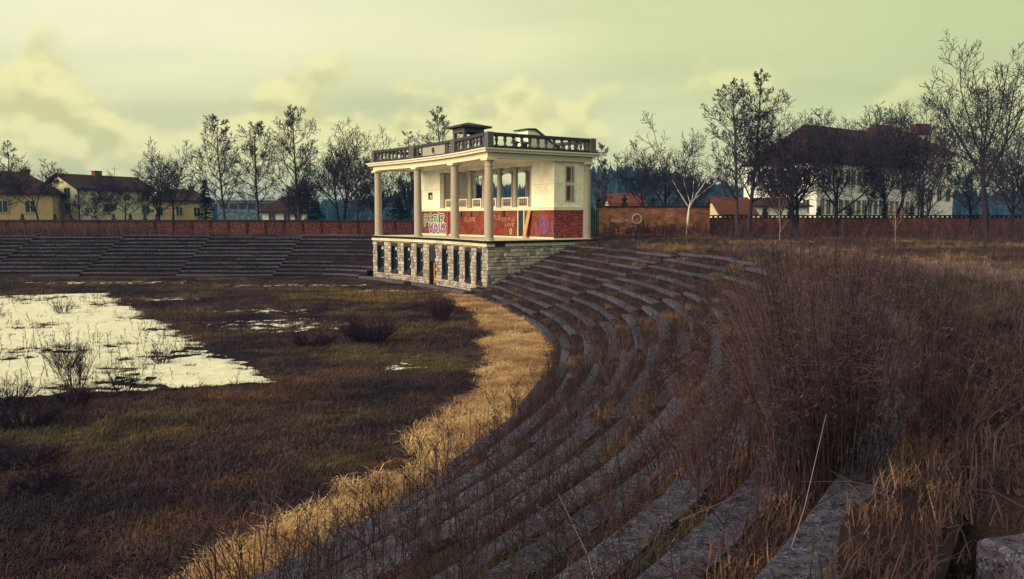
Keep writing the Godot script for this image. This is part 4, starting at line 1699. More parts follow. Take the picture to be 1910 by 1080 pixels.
func hill() -> void:
	var b := MB.new()
	b.col = Color(0.025, 0.035, 0.035)
	var nx := 110
	var nz := 8
	for j in nz + 1:
		for i in nx + 1:
			var x := -420.0 + i * 8.0
			var t := float(j) / nz
			b.add(Vector3(x, 2.0 + hill_top(x) * sin(minf(t * 1.25, 1.0) * PI / 2) * (1.0 if t < 0.81 else 0.9), -410.0 - 130.0 * t), Vector3.UP)
	for j in nz:
		for i in nx:
			var a := j * (nx + 1) + i
			b.ix.append_array([a, a + 1, a + nx + 1, a + 1, a + nx + 2, a + nx + 1])
	smooth(b)
	structure(obj("hill", b, M["forest"]))
	# spruces, too many and too far to count
	var s := MB.new()
	for k in 4:
		var y := 0.12 + 0.21 * k
		var rad := 0.3 - 0.065 * k
		for i in 9:
			var a := TAU * i / 9.0
			var a2 := TAU * (i + 1) / 9.0
			var q := rad * (0.7 + 0.5 * fmod(i * 0.618 + k * 0.37, 1.0))
			s.tri(Vector3(0, y + 0.34, 0), Vector3(cos(a) * q, y - 0.03 * (i % 3), sin(a) * q), Vector3(cos(a2) * q * 0.85, y + 0.03, sin(a2) * q * 0.85))
	var r := RandomNumberGenerator.new()
	r.seed = 8
	var xf := []
	var cs := []
	for i in 4200:
		var x := r.randf_range(-300, 380)
		var t := r.randf_range(0.0, 0.9)
		var y := 2.0 + hill_top(x) * sin(minf(t * 1.25, 1.0) * PI / 2)
		var h := r.randf_range(6.5, 12.0)
		xf.append(Transform3D(Basis(Vector3.UP, r.randf() * TAU).scaled(Vector3(h * r.randf_range(0.8, 1.3), h, h)), Vector3(x, y - 0.6, -410.0 - 130.0 * t)))
		var k := r.randf_range(0.6, 1.5)
		cs.append(Color(0.022 * k, 0.036 * k, 0.04 * k))
	scatter("forest", s, M["forest"], xf, cs, "dark blue spruce forest covering the hill behind the walls", "forest")

# ------------------------------------------------------------------ trees
func limb(tb: MB, cb: MB, p: Vector3, d: Vector3, ln: float, r0: float, lvl: int, st: Dictionary, r: RandomNumberGenerator) -> void:
	var top: int = st.levels
	var seg: int = [9, 6, 4, 2, 1, 1][lvl]
	if lvl == top:
		seg = 1 if lvl > 2 else 2
	var pts := PackedVector3Array([p])
	var rad := PackedFloat32Array([r0])
	var dirs := [d]
	var wan: float = st.wander * (0.35 if lvl == 0 else 1.0)
	var trop: float = st.trop[mini(lvl, st.trop.size() - 1)]
	for i in seg:
		d = (d + Vector3(r.randf_range(-1, 1), r.randf_range(-1, 1), r.randf_range(-1, 1)) * wan + Vector3.UP * trop / seg).normalized()
		p += d * ln / seg
		pts.append(p)
		dirs.append(d)
		var t := (i + 1.0) / seg
		rad.append(maxf(r0 * (1.0 - (0.86 if lvl == 0 and not st.fork else 0.7) * t), st.thin))
	var sides: int = [9, 6, 4, 3, 3, 3][lvl]
	if lvl <= 1:
		tb.tube(pts, rad, sides)
	else:
		cb.tube(pts, rad, sides)
	if lvl == top:
		if st.buds > 0.0 and r.randf() < st.buds:
			var q := r.randf_range(0.03, 0.05)
			cb.tube(PackedVector3Array([p - d * q, p, p + d * q]), PackedFloat32Array([0.0, q, 0.0]), 4)
		return
	var cnt: int = st.n[lvl]
	if lvl > 0:
		cnt = maxi(2, int(round(cnt * r.randf_range(0.75, 1.25))))
	var az := r.randf() * TAU
	for k in cnt:
		var t: float = lerpf(st.start[lvl], 1.0, (k + r.randf()) / cnt)
		t = minf(t, 0.995)
		var f := t * seg
		var i := mini(int(f), seg - 1)
		var q := pts[i].lerp(pts[i + 1], f - i)
		var dd: Vector3 = dirs[i + 1]
		az += 2.4 + r.randf_range(-0.5, 0.5)
		var side := dd.cross(Vector3(0.3, 0.2, 0.9)).normalized().rotated(dd, az)
		var ang: float = deg_to_rad(st.ang[lvl] * r.randf_range(0.7, 1.25))
		var nd := (dd * cos(ang) + side * sin(ang)).normalized()
		var l2: float
		if lvl == 0 and not st.fork:
			# crown outline: widest at a third of its height
			var c: float = (t - st.start[0]) / (1.0 - st.start[0])
			var prof: float = pow(sin(PI * clampf(0.22 + 0.78 * c, 0.0, 1.0)), 0.8) * (1.0 - 0.25 * c) + 0.12
			l2 = st.spread * prof * r.randf_range(0.75, 1.2)
		else:
			l2 = ln * st.ratio[lvl] * (1.0 - (0.2 if lvl == 0 else 0.5) * t) * r.randf_range(0.7, 1.25)
		var rt := lerpf(rad[i], rad[i + 1], f - i)
		limb(tb, cb, q, nd, l2, maxf(rt * st.thick, st.thin), lvl + 1, st, r)

func style(kind: String, h: float, w: float) -> Dictionary:
	match kind:
		"tall":
			return {"fork": false, "levels": 4, "wander": 0.13, "trop": [0.05, 0.5, 0.4, 0.25], "thin": 0.017, "buds": 0.02, "n": [24, 8, 5, 3], "start": [0.2, 0.18, 0.15, 0.15], "ang": [58, 45, 45, 45], "ratio": [0.4, 0.5, 0.6, 0.75], "spread": w * 0.72, "thick": 0.52}
		"round":
			return {"fork": true, "levels": 4, "wander": 0.16, "trop": [0.05, 0.55, 0.4, 0.25], "thin": 0.017, "buds": 0.0, "n": [9, 10, 6, 3], "start": [0.55, 0.15, 0.15, 0.15], "ang": [38, 42, 45, 45], "ratio": [1.25, 0.48, 0.6, 0.75], "spread": w * 0.5, "thick": 0.6}
		"dense":
			return {"fork": true, "levels": 4, "wander": 0.17, "trop": [0.05, 0.6, 0.35, 0.2], "thin": 0.016, "buds": 0.0, "n": [9, 10, 6, 3], "start": [0.4, 0.1, 0.12, 0.12], "ang": [46, 48, 48, 48], "ratio": [1.3, 0.46, 0.56, 0.7], "spread": w * 0.5, "thick": 0.6}
		"thin":
			return {"fork": false, "levels": 4, "wander": 0.16, "trop": [0.05, 0.4, 0.2, 0.0], "thin": 0.016, "buds": 0.03, "n": [17, 8, 5, 3], "start": [0.3, 0.2, 0.2, 0.2], "ang": [55, 45, 45, 45], "ratio": [0.4, 0.48, 0.6, 0.75], "spread": w * 0.6, "thick": 0.5}
		"spreading":
			return {"fork": true, "levels": 4, "wander": 0.22, "trop": [0.05, 0.25, 0.2, 0.15], "thin": 0.017, "buds": 0.03, "n": [7, 10, 7, 4], "start": [0.6, 0.2, 0.15, 0.15], "ang": [55, 45, 45, 45], "ratio": [1.5, 0.48, 0.6, 0.7], "spread": w * 0.5, "thick": 0.62}
	return {}

func tree(called: String, label: String, p: Vector3, h: float, w: float, kind: String, sd: int, lean := Vector3.ZERO, stems := 1, bark := "bark", group := "") -> void:
	var T := thing(called, label, "tree", p, 0.0, group)
	var r := RandomNumberGenerator.new()
	r.seed = sd
	var tb := MB.new()
	var cb := MB.new()
	var st := style(kind, h, w)
	for k in stems:
		var d := (Vector3.UP + lean).normalized()
		var o := Vector3.ZERO
		var hh := h
		if stems > 1:
			var a := TAU * k / stems + 0.6
			d = (Vector3.UP + lean + Vector3(cos(a), 0, sin(a)) * 0.17).normalized()
			o = Vector3(cos(a), 0, sin(a)) * 0.18
			hh = h * (1.0 - 0.09 * k)
		var tl := hh
		if st.fork:
			# height reached by trunk plus limbs is about twice the trunk
			tl = 0.9 * hh / (1.0 + st.ratio[0] * (0.72 if kind != "spreading" else 0.5))
			st.spread = w
		limb(tb, cb, o - Vector3(0, 0.15, 0), d, tl, maxf(0.09, hh * (0.019 if st.fork else 0.014)), 0, st, r)
	obj("trunk", tb, M[bark], T)
	obj("crown", cb, M["twig"], T)

func spruce(called: String, label: String, p: Vector3, h: float, w: float, sd: int) -> void:
	var T := thing(called, label, "tree", p)
	var r := RandomNumberGenerator.new()
	r.seed = sd
	var tb := MB.new()
	tb.tube(PackedVector3Array([Vector3(0, -0.1, 0), Vector3(0, h * 0.6, 0), Vector3(0, h, 0)]), PackedFloat32Array([h * 0.025, h * 0.014, 0.01]), 7)
	obj("trunk", tb, M["bark"], T)
	var cb := MB.new()
	for k in 150:
		var t := pow(r.randf(), 0.75)
		var y := h * (0.1 + 0.89 * t)
		var ln := w * 0.5 * (1.02 - t) * r.randf_range(0.65, 1.15) + 0.1
		var a := r.randf() * TAU
		var d := Vector3(cos(a), r.randf_range(-0.3, 0.1), sin(a)).normalized()
		for j in 12:
			var q := Vector3(0, y, 0) + d * ln * (0.15 + 0.85 * r.randf())
			var e := (d * 0.5 + Vector3(r.randf_range(-1, 1), r.randf_range(-0.7, 0.3), r.randf_range(-1, 1))).normalized() * r.randf_range(0.18, 0.34)
			var sd2 := e.cross(Vector3(r.randf(), 1, r.randf())).normalized() * 0.05
			cb.tri(q - sd2, q + sd2, q + e)
			cb.tri(q - sd2.cross(e.normalized()), q + sd2.cross(e.normalized()), q + e)
	obj("crown", cb, M["needles"], T)

func trees() -> void:
	# [px, top, width, distance, style, label, lean, stems]
	var g := "bare trees behind the far wall"
	var rows := [
		["bare_tree", -62.2, -100.0, 11.2, 3.2, "thin", "slim pale bare tree rising above the ochre villa roof", 0.0, 1],
		["bare_tree", -51.6, -88.0, 7.7, 4.6, "spreading", "crooked spreading bare tree between villa and cream house", 0.0, 1],
		["bare_tree", -44.4, -86.0, 4.6, 2.6, "spreading", "small forked bare tree before the cream house's long side", 0.0, 1],
		["bare_tree", -42.1, -88.0, 6.3, 4.2, "spreading", "dark bare tree at the cream house's right end", 0.0, 1],
		["bare_tree", -40.2, -92.0, 8.6, 3.8, "dense", "dense dark bare tree left of the small ochre house", 0.0, 1],
		["bare_tree", -39.9, -95.0, 9.7, 4.2, "round", "taller rounded bare tree before the small ochre house", 0.0, 1],
		["bare_tree", -29.9, -84.0, 11.7, 5.2, "tall", "tall bare tree with straight trunk right of the spruce", 0.0, 1],
		["bare_tree", -26.3, -84.0, 11.4, 4.4, "tall", "slender tall bare tree, second of the three tall ones", 0.0, 1],
		["bare_tree", -22.6, -86.0, 12.9, 5.2, "tall", "tallest bare tree of the far row with leaning trunk", -0.06, 1],
		["bare_tree", -21.2, -84.0, 6.4, 3.6, "round", "short bare tree below the tallest tree's right side", 0.0, 1],
		["bare_tree", -18.2, -86.0, 11.3, 6.6, "round", "wide double trunked bare tree left of the pavilion", 0.0, 2],
		["bare_tree", -14.0, -84.0, 7.4, 4.6, "dense", "low dense bare tree seen past the pavilion's far column", 0.0, 1],
		["bare_tree", -11.4, -88.0, 8.2, 4.8, "dense", "dense bare tree seen between the two far columns", 0.0, 1],
		["bare_tree", -11.8, -100.0, 12.3, 4.2, "thin", "thin bare tree top beside the roof lantern", 0.0, 1],
		["bare_tree", -7.8, -95.0, 14.6, 4.6, "tall", "bare tree rising highest behind the roof lantern", 0.0, 1],
		["bare_tree", -4.6, -86.0, 7.0, 4.0, "round", "bare tree seen through the middle of the loggia", 0.0, 1],
		["bare_tree", 8.6, -78.0, 8.8, 2.6, "thin", "thin gnarled bare tree just right of the pavilion", 0.05, 1],
		["bare_tree", 15.5, -82.0, 11.5, 6.0, "dense", "round crowned bare tree behind the ring wall", 0.0, 1],
		["bare_tree", 18.3, -65.5, 12.6, 4.4, "tall", "tall thick trunked bare tree first before the low wall", 0.0, 1],
		["bare_tree", 19.8, -67.5, 13.6, 4.2, "tall", "tallest straight bare tree beside the thick trunked one", 0.0, 1],
		["bare_tree", 24.8, -70.0, 11.4, 5.0, "dense", "dense bare tree behind the broad one, left of the school ridge", 0.0, 1],
		["bare_tree", 42.0, -68.0, 10.0, 5.6, "dense", "dense bare tree below the giant tree's left limbs", 0.0, 1],
		["bare_tree", 26.4, -77.0, 9.4, 5.4, "dense", "dense bare tree behind the low wall at the school's near corner", 0.0, 1],
		["bare_tree", 13.2, -80.0, 8.4, 4.6, "round", "open bare tree behind the brick wall left of the birch", 0.0, 1],
		["bare_tree", 17.4, -79.0, 7.6, 5.0, "dense", "twiggy bare tree behind the birch crown", 0.0, 1],
		["bare_tree", -15.9, -82.0, 8.0, 4.4, "dense", "dense bare tree right of the wide double trunked one", 0.0, 1],
		["bare_tree", -24.2, -92.0, 6.0, 4.2, "dense", "low dense bare tree between the second and third tall trees", 0.0, 1],
		["bare_tree", 21.2, -63.5, 8.0, 3.6, "dense", "low forked bare tree next to the twin topped tree", 0.0, 1],
		["bare_tree", 23.0, -66.0, 11.6, 6.2, "dense", "broad dense bare tree before the school roof's left slope", 0.0, 1],
		["bare_tree", 27.3, -68.0, 11.0, 5.4, "dense", "dense bare tree before the school roof's middle", 0.0, 1],
		["bare_tree", 33.0, -75.0, 7.0, 4.6, "spreading", "low spreading bare tree before the school's lower windows", 0.0, 1],
		["bare_tree", 34.8, -74.0, 12.4, 5.4, "round", "open crowned bare tree with knots before the school's corner", 0.05, 2],
		["bare_tree", 40.6, -80.0, 12.4, 4.8, "round", "bare tree before the red roofed school wing", 0.0, 1],
		["bare_tree", 40.9, -72.0, 8.0, 4.8, "dense", "thicket like bare tree right of the school's downpipe", 0.0, 1],
		["bare_tree", 36.4, -62.0, 14.9, 9.0, "round", "giant spreading bare tree near the right edge", 0.0, 1],
		["bare_tree", 36.9, -58.0, 9.6, 5.6, "dense", "dense dark bare tree at the right edge before the giant", 0.0, 1],
		["bare_tree", 34.0, -66.0, 7.0, 5.0, "dense", "low purple brown bare tree left of the giant's trunk", 0.0, 1],
		["bare_tree", 44.0, -66.0, 8.5, 6.0, "dense", "dense bare tree at the far right behind the giant", 0.0, 1],
	]
	var k := 0
	for t in rows:
		var light: bool = t[5] == "tall" or t[5] == "thin"
		tree(t[0], t[6], Vector3(t[1], RIM, t[2]), t[3], t[4], t[5], 100 + k * 7, Vector3(t[7], 0, 0), t[8], "bark_light" if light else "bark", "bare winter trees round the ground")
		k += 1
	spruce("spruce_tree", "dark pointed spruce beside the small ochre house", Vector3(-37.2, RIM, -98.0), 6.2, 3.0, 5)
	spruce("spruce_tree", "dark low spruce behind the wall left of the pavilion", Vector3(-23.9, RIM, -98.0), 3.6, 4.2, 6)
	spruce("spruce_tree", "bluish spruce seen through the loggia's left bay", Vector3(-9.6, RIM, -104.0), 5.6, 4.6, 7)
	spruce("spruce_tree", "bluish spruce seen low between the far pavilion columns", Vector3(-13.8, RIM, -98.0), 4.0, 5.0, 9)
	birch()

func birch() -> void:
	var T := thing("birch_tree", "white trunked birch standing in front of the ring wall", "tree", Vector3(15.2, RIM - 0.05, -69.6))
	var r := RandomNumberGenerator.new()
	r.seed = 77
	var st := {"fork": true, "levels": 4, "wander": 0.14, "trop": [0.0, 0.5, 0.1, -0.2], "thin": 0.012, "buds": 0.0, "n": [6, 9, 6, 4], "start": [0.75, 0.15, 0.15, 0.15], "ang": [42, 42, 45, 45], "ratio": [1.35, 0.42, 0.5, 0.5], "spread": 2.5, "thick": 0.62}
	var tb := MB.new()
	var cb := MB.new()
	limb(tb, cb, Vector3(0, -0.1, 0), Vector3.UP, 3.2, 0.19, 0, st, r)
	# bark: white with dark bands and scars
	for i in tb.v.size():
		var p := tb.v[i]
		var q := n2(p.x * 0.6 + atan2(p.x, p.z) * 0.2, p.y * 4.0, 1.0)
		tb.c[i] = L(70, 60, 60) if q > 0.12 else Color(0.95, 0.93, 0.9)
	obj("trunk", tb, M["birch"], T)
	obj("crown", cb, M["twig"], T)

# ------------------------------------------------------------------ low growth
func tuft(cnt: int, h: float, spread: float, lean: float, w: float, sd: int) -> MB:
	var b := MB.new()
	var r := RandomNumberGenerator.new()
	r.seed = sd
	for i in cnt:
		var a := r.randf() * TAU
		var o := Vector3(cos(a), 0, sin(a)) * spread * sqrt(r.randf())
		var a2 := r.randf() * TAU
		var out := Vector3(cos(a2), 0, sin(a2))
		var hh := h * r.randf_range(0.5, 1.15)
		var ln := lean * r.randf_range(0.3, 1.3) * hh
		var side := out.cross(Vector3.UP) * w * r.randf_range(0.6, 1.2)
		var m := o + out * ln * 0.35 + Vector3.UP * hh * 0.62
		var t := o + out * ln + Vector3.UP * hh * (0.95 if lean < 1.0 else 0.6)
		var k := r.randf_range(0.7, 1.25)
		b.col = Color(k, k * r.randf_range(0.94, 1.04), k * r.randf_range(0.85, 1.05))
		b.tri(o - side, m - side * 0.7, o + side)
		b.tri(o + side, m - side * 0.7, m + side * 0.7)
		b.tri(m - side * 0.7, t, m + side * 0.7)
	return b

# a dead weed: thin stalk, side shoots and a ragged seed head
func weed(h: float, shoots: int, head: int, rad: float, sd: int) -> MB:
	var b := MB.new()
	var r := RandomNumberGenerator.new()
	r.seed = sd
	var p := Vector3.ZERO
	var d := Vector3(r.randf_range(-0.12, 0.12), 1, r.randf_range(-0.12, 0.12)).normalized()
	var pts := PackedVector3Array([p])
	var rr := PackedFloat32Array([rad])
	for i in 5:
		d = (d + Vector3(r.randf_range(-0.1, 0.1), 0, r.randf_range(-0.1, 0.1))).normalized()
		p += d * h / 5.0
		pts.append(p)
		rr.append(rad * (1.0 - 0.14 * (i + 1)))
	b.tube(pts, rr, 4)
	for i in shoots:
		var t := r.randf_range(0.4, 0.98)
		var f := t * 5.0
		var k := mini(int(f), 4)
		var q := pts[k].lerp(pts[k + 1], f - k)
		var a := r.randf() * TAU
		var sd2 := (Vector3(cos(a), r.randf_range(0.6, 1.4), sin(a))).normalized()
		var ln := h * r.randf_range(0.1, 0.26)
		var e := q + sd2 * ln
		b.tube(PackedVector3Array([q, q + sd2 * ln * 0.5 + Vector3(0, 0.01, 0), e]), PackedFloat32Array([rad * 0.45, rad * 0.4, rad * 0.3]), 3)
		for j in head:
			var u := q.lerp(e, r.randf_range(0.35, 1.0))
			var v := (Vector3(r.randf_range(-1, 1), r.randf_range(-0.2, 1.0), r.randf_range(-1, 1))).normalized() * h * r.randf_range(0.02, 0.05)
			var s := v.cross(Vector3(r.randf(), 0.5, r.randf())).normalized() * rad * 0.7
			b.tri(u - s, u + v, u + s)
	return b

func vary(c: Color, k: float) -> Color:
	return Color(c.r * k, c.g * k, c.b * k)

func on_ground(p: Vector3, s: float, r: RandomNumberGenerator, tilt := 0.12) -> Transform3D:
	var b := Basis(Vector3.UP, r.randf() * TAU) * Basis(Vector3.RIGHT, r.randf_range(-tilt, tilt))
	return Transform3D(b.scaled(Vector3.ONE * s), p)

func shrub(called: String, label: String, p: Vector3, h: float, w: float, cnt: int, sd: int, c: Color, rad := 0.008, levels := 2) -> void:
	var b := MB.new()
	var r := RandomNumberGenerator.new()
	r.seed = sd
	b.col = c
	for i in cnt:
		var a := r.randf() * TAU
		var q := Vector3(cos(a), 0, sin(a)) * w * 0.18 * sqrt(r.randf())
		var d := Vector3(cos(a) * w / h * r.randf() * 0.62, 1, sin(a) * w / h * r.randf() * 0.62).normalized()
		var ln := h * r.randf_range(0.55, 1.08)
		var pts := PackedVector3Array([q])
		var rr := PackedFloat32Array([rad])
		for j in 4:
			d = (d + Vector3(r.randf_range(-0.2, 0.2), r.randf_range(-0.1, 0.1), r.randf_range(-0.2, 0.2))).normalized()
			q += d * ln / 4.0
			pts.append(q)
			rr.append(rad * (0.85 - 0.18 * j))
		b.tube(pts, rr, 3)
		for j in 5 * levels:
			var f := r.randf_range(1.2, 4.0)
			var k := mini(int(f), 3)
			var u := pts[k].lerp(pts[k + 1], f - k)
			var e := (d + Vector3(r.randf_range(-1, 1), r.randf_range(-0.2, 0.8), r.randf_range(-1, 1))).normalized() * h * r.randf_range(0.08, 0.22)
			b.tube(PackedVector3Array([u, u + e]), PackedFloat32Array([rad * 0.5, rad * 0.3]), 3)
			if levels > 1:
				var e2 := (e + Vector3(r.randf_range(-1, 1), r.randf_range(-0.3, 1), r.randf_range(-1, 1)) * e.length() * 0.7) * 0.5
				b.tube(PackedVector3Array([u + e * 0.6, u + e * 0.6 + e2]), PackedFloat32Array([rad * 0.4, rad * 0.25]), 3)
	var o := obj(called, b, M["stem"])
	o.position = p
	tag(o, label, "shrub")

func field_cover() -> void:
	var r := RandomNumberGenerator.new()
	r.seed = 51
	# matted brown growth over the whole field
	var tufts := [tuft(18, 0.09, 0.18, 1.2, 0.008, 1), tuft(16, 0.07, 0.22, 1.5, 0.009, 2), tuft(10, 0.14, 0.14, 0.9, 0.006, 3)]
	for v in 3:
		var xf := []
		var cs := []
		for i in 11000:
			var z := -8.0 - 56.0 * pow(r.randf(), 1.25)
			var ex := edge_x(z) if z > -50.0 else -12.0 if z < -56.0 else -5.0
			var x := r.randf_range(maxf(-46.0, 0.72 * z - 2.0), ex - 0.2)
			if snow_depth(x, z) > 0.012 and r.randf() < 0.96:
				continue
			var c := field_color(x, z)
			xf.append(on_ground(Vector3(x, field_y(x, z) - 0.01, z), r.randf_range(0.7, 1.5) * (1.0 if z > -30.0 else 1.3), r))
			cs.append(vary(c, r.randf_range(0.7, 1.7)))
		scatter("field_growth", tufts[v], M["blade"], xf, cs, ["short matted brown growth covering the old playing field", "flat dead leaves and moss spread over the playing field", "upright brown stalky growth scattered over the playing field"][v], "ground cover")
	# dry yellow grass belt along the kerb
	var long := [tuft(28, 0.24, 0.18, 1.4, 0.007, 11), tuft(24, 0.3, 0.16, 1.6, 0.007, 12), tuft(28, 0.18, 0.2, 1.2, 0.008, 13)]
	for v in 3:
		var xf := []
		var cs := []
		var tries := 0
		while xf.size() < 5200 and tries < 60000:
			tries += 1
			var z := r.randf_range(-49.0, -6.5)
			var x := edge_x(z) - 0.12 - r.randf() * 4.6
			if r.randf() > belt(x, z) or r.randf() < 0.35 * clampf(n2(x, z, 0.6) + 0.3, 0.0, 1.0):
				continue
			var s := r.randf_range(0.6, 1.15) * (1.0 + 0.7 * n2(x, z, 0.8))
			var t := on_ground(Vector3(x, field_y(x, z) - 0.02, z), s, r, 0.35)
			xf.append(t)
			var k := clampf(0.5 + n2(x, z, 0.45) * 1.2, 0.0, 1.0)
			cs.append(vary(L(186, 146, 84).lerp(L(206, 172, 100), k).lerp(L(136, 88, 60), clampf(n2(x + 20.0, z, 0.35) * 1.8 + 0.1, 0.0, 0.55)), r.randf_range(0.75, 1.3)))
		scatter("dry_grass", long[v], M["blade"], xf, cs, ["long bleached yellow grass lying along the lowest kerb", "tall bent straw coloured grass along the lowest kerb", "short yellow grass filling the belt beside the kerb"][v], "grass")
	# weeds standing through the snow
	var ws := [weed(0.55, 12, 2, 0.007, 21), weed(0.4, 14, 3, 0.007, 22), weed(0.75, 10, 2, 0.008, 23)]
	for v in 3:
		var xf := []
		var cs := []
		for i in 900:
			var z := r.randf_range(-54.0, -17.0)
			var x := r.randf_range(-34.0, -6.0)
			if r.randf() > 0.25 + 1.6 * n2(x + 13.0, z - 5.0, 0.16) + 0.9 * exp(-pow((x + 15.0) / 4.5, 2.0) - pow((z + 27.0) / 4.5, 2.0)):
				continue
			xf.append(on_ground(Vector3(x, field_y(x, z) - 0.01, z), r.randf_range(0.6, 1.4), r, 0.2))
			cs.append(vary(L(58, 44, 54), r.randf_range(0.6, 1.3)))
		scatter("snow_weeds", ws[v], M["stem"], xf, cs, ["dark branching weeds poking through the old snow", "short bushy dark weeds poking through the old snow", "tall thin dark weeds poking through the old snow"][v], "weeds")
	var dark := L(44, 32, 42)
	shrub("dark_shrub", "dark rounded shrub on the field before the pavilion door", Vector3(-3.4, 0, -37.6), 1.25, 1.7, 120, 31, L(66, 42, 48), 0.009)
	shrub("dark_shrub", "largest dark low shrub in the middle of the field", Vector3(-5.6, 0, -31.2), 1.15, 3.2, 170, 32, dark, 0.009)
	shrub("dark_shrub", "low dark shrub touching the left of the largest field shrub", Vector3(-7.6, 0, -30.2), 0.6, 2.4, 90, 33, dark, 0.009)
	shrub("dark_shrub", "fuzzy dark shrub standing in the middle of the snow", Vector3(-14.4, 0, -25.6), 1.0, 1.6, 46, 34, dark)
	shrub("dark_shrub", "dark fan shaped shrub at the near edge of the snow", Vector3(-10.7, 0, -21.9), 0.8, 1.1, 22, 35, dark)
	shrub("dark_shrub", "tallest dark shrub at the snow's near edge", Vector3(-12.6, 0, -22.8), 1.2, 1.5, 46, 36, dark)
	shrub("dark_shrub", "dark shrub at the left edge below the snow", Vector3(-12.9, 0, -20.3), 0.9, 1.8, 60, 37, dark)
	shrub("dark_shrub", "wide dark shrub in the snow right of the middle shrub", Vector3(-11.7, 0, -26.6), 0.6, 1.3, 36, 38, dark)
	shrub("dark_shrub", "low dark shrub under the fan shaped one", Vector3(-11.4, 0, -20.6), 0.6, 1.5, 50, 39, dark)
	shrub("dark_shrub", "dark shrub far back in the snow at the left", Vector3(-22.5, 0, -40.0), 0.8, 1.6, 40, 40, dark)
	shrub("dark_shrub", "broad dark shrub low at the left edge of the field", Vector3(-11.5, 0, -18.6), 0.6, 2.6, 110, 111, dark)
	shrub("dark_shrub", "flat dark shrub below the broad one at the left edge", Vector3(-9.6, 0, -15.6), 0.45, 2.2, 90, 112, dark)
	shrub("dark_shrub", "lowest dark shrub on the near field at the left", Vector3(-8.6, 0, -14.2), 0.4, 1.8, 80, 113, dark)
	# overgrowth along the foot of the far wall and the rim beyond the stand
	var brush := [weed(0.9, 22, 3, 0.014, 41), weed(0.7, 24, 3, 0.014, 42)]
	for v in 2:
		var xf := []
		var cs := []
		for i in 1500:
			var x := r.randf_range(-62.0, 4.0)
			var z := r.randf_range(-76.6, -73.6)
			if x > -30.0 and r.randf() < 0.75:
				continue
			xf.append(on_ground(Vector3(x, RIM - 0.02, z), r.randf_range(0.4, 1.25) * (1.0 if x < -34.0 else 0.6), r, 0.2))
			cs.append(vary(L(92, 62, 58).lerp(L(140, 106, 64), r.randf() * 0.5), r.randf_range(0.6, 1.2)))
		scatter("wall_brush", brush[v], M["stem"], xf, cs, ["brown brush hanging along the foot of the far wall", "low brown bramble on the rim above the far stand"][v], "brush")
	var fx := []
	var fc := []
	for i in 9000:
		var s := r.randf_range(s_pav1 + 1.0, s_pav1 + 46.0)
		var o := r.randf_range(0.1, 7.6)
		if r.randf() > 0.6 + 1.1 * n2(s, o, 0.35):
			continue
		var q := at(s, o)
		fx.append(on_ground(Vector3(q.x, RISER * (floorf(o / TREAD) + 0.6), q.y), r.randf_range(0.25, 0.7), r, 0.3))
		fc.append(vary(L(48, 38, 38), r.randf_range(0.4, 1.3)))
	scatter("stand_weeds", brush[1], M["stem"], fx, fc, "dead weeds growing over the steps of the far stand", "weeds")
	for v in 2:
		var xf := []
		var cs := []
		for i in 2600:
			var x := r.randf_range(8.0, 60.0)
			var z := r.randf_range(-72.6, -56.0)
			var dens := clampf(0.15 + n2(x, z, 0.2) * 1.2 + clampf((-z - 62.0) / 10.0, 0.0, 0.6) + clampf((x - 22.0) / 30.0, 0.0, 0.3), 0.0, 1.0)
			if r.randf() > dens or (x < 17.6 and z < -70.4):
				continue
			xf.append(on_ground(Vector3(x, RIM - 0.02, z), r.randf_range(0.5, 1.5), r, 0.2))
			cs.append(vary(L(92, 62, 48).lerp(L(66, 46, 46), r.randf()), r.randf_range(0.6, 1.3)))
		scatter("wall_brush", brush[v], M["stem"], xf, cs, ["purple brown thicket along the rail wall under the school trees", "low brown scrub on the open ground before the rail wall"][v], "brush")

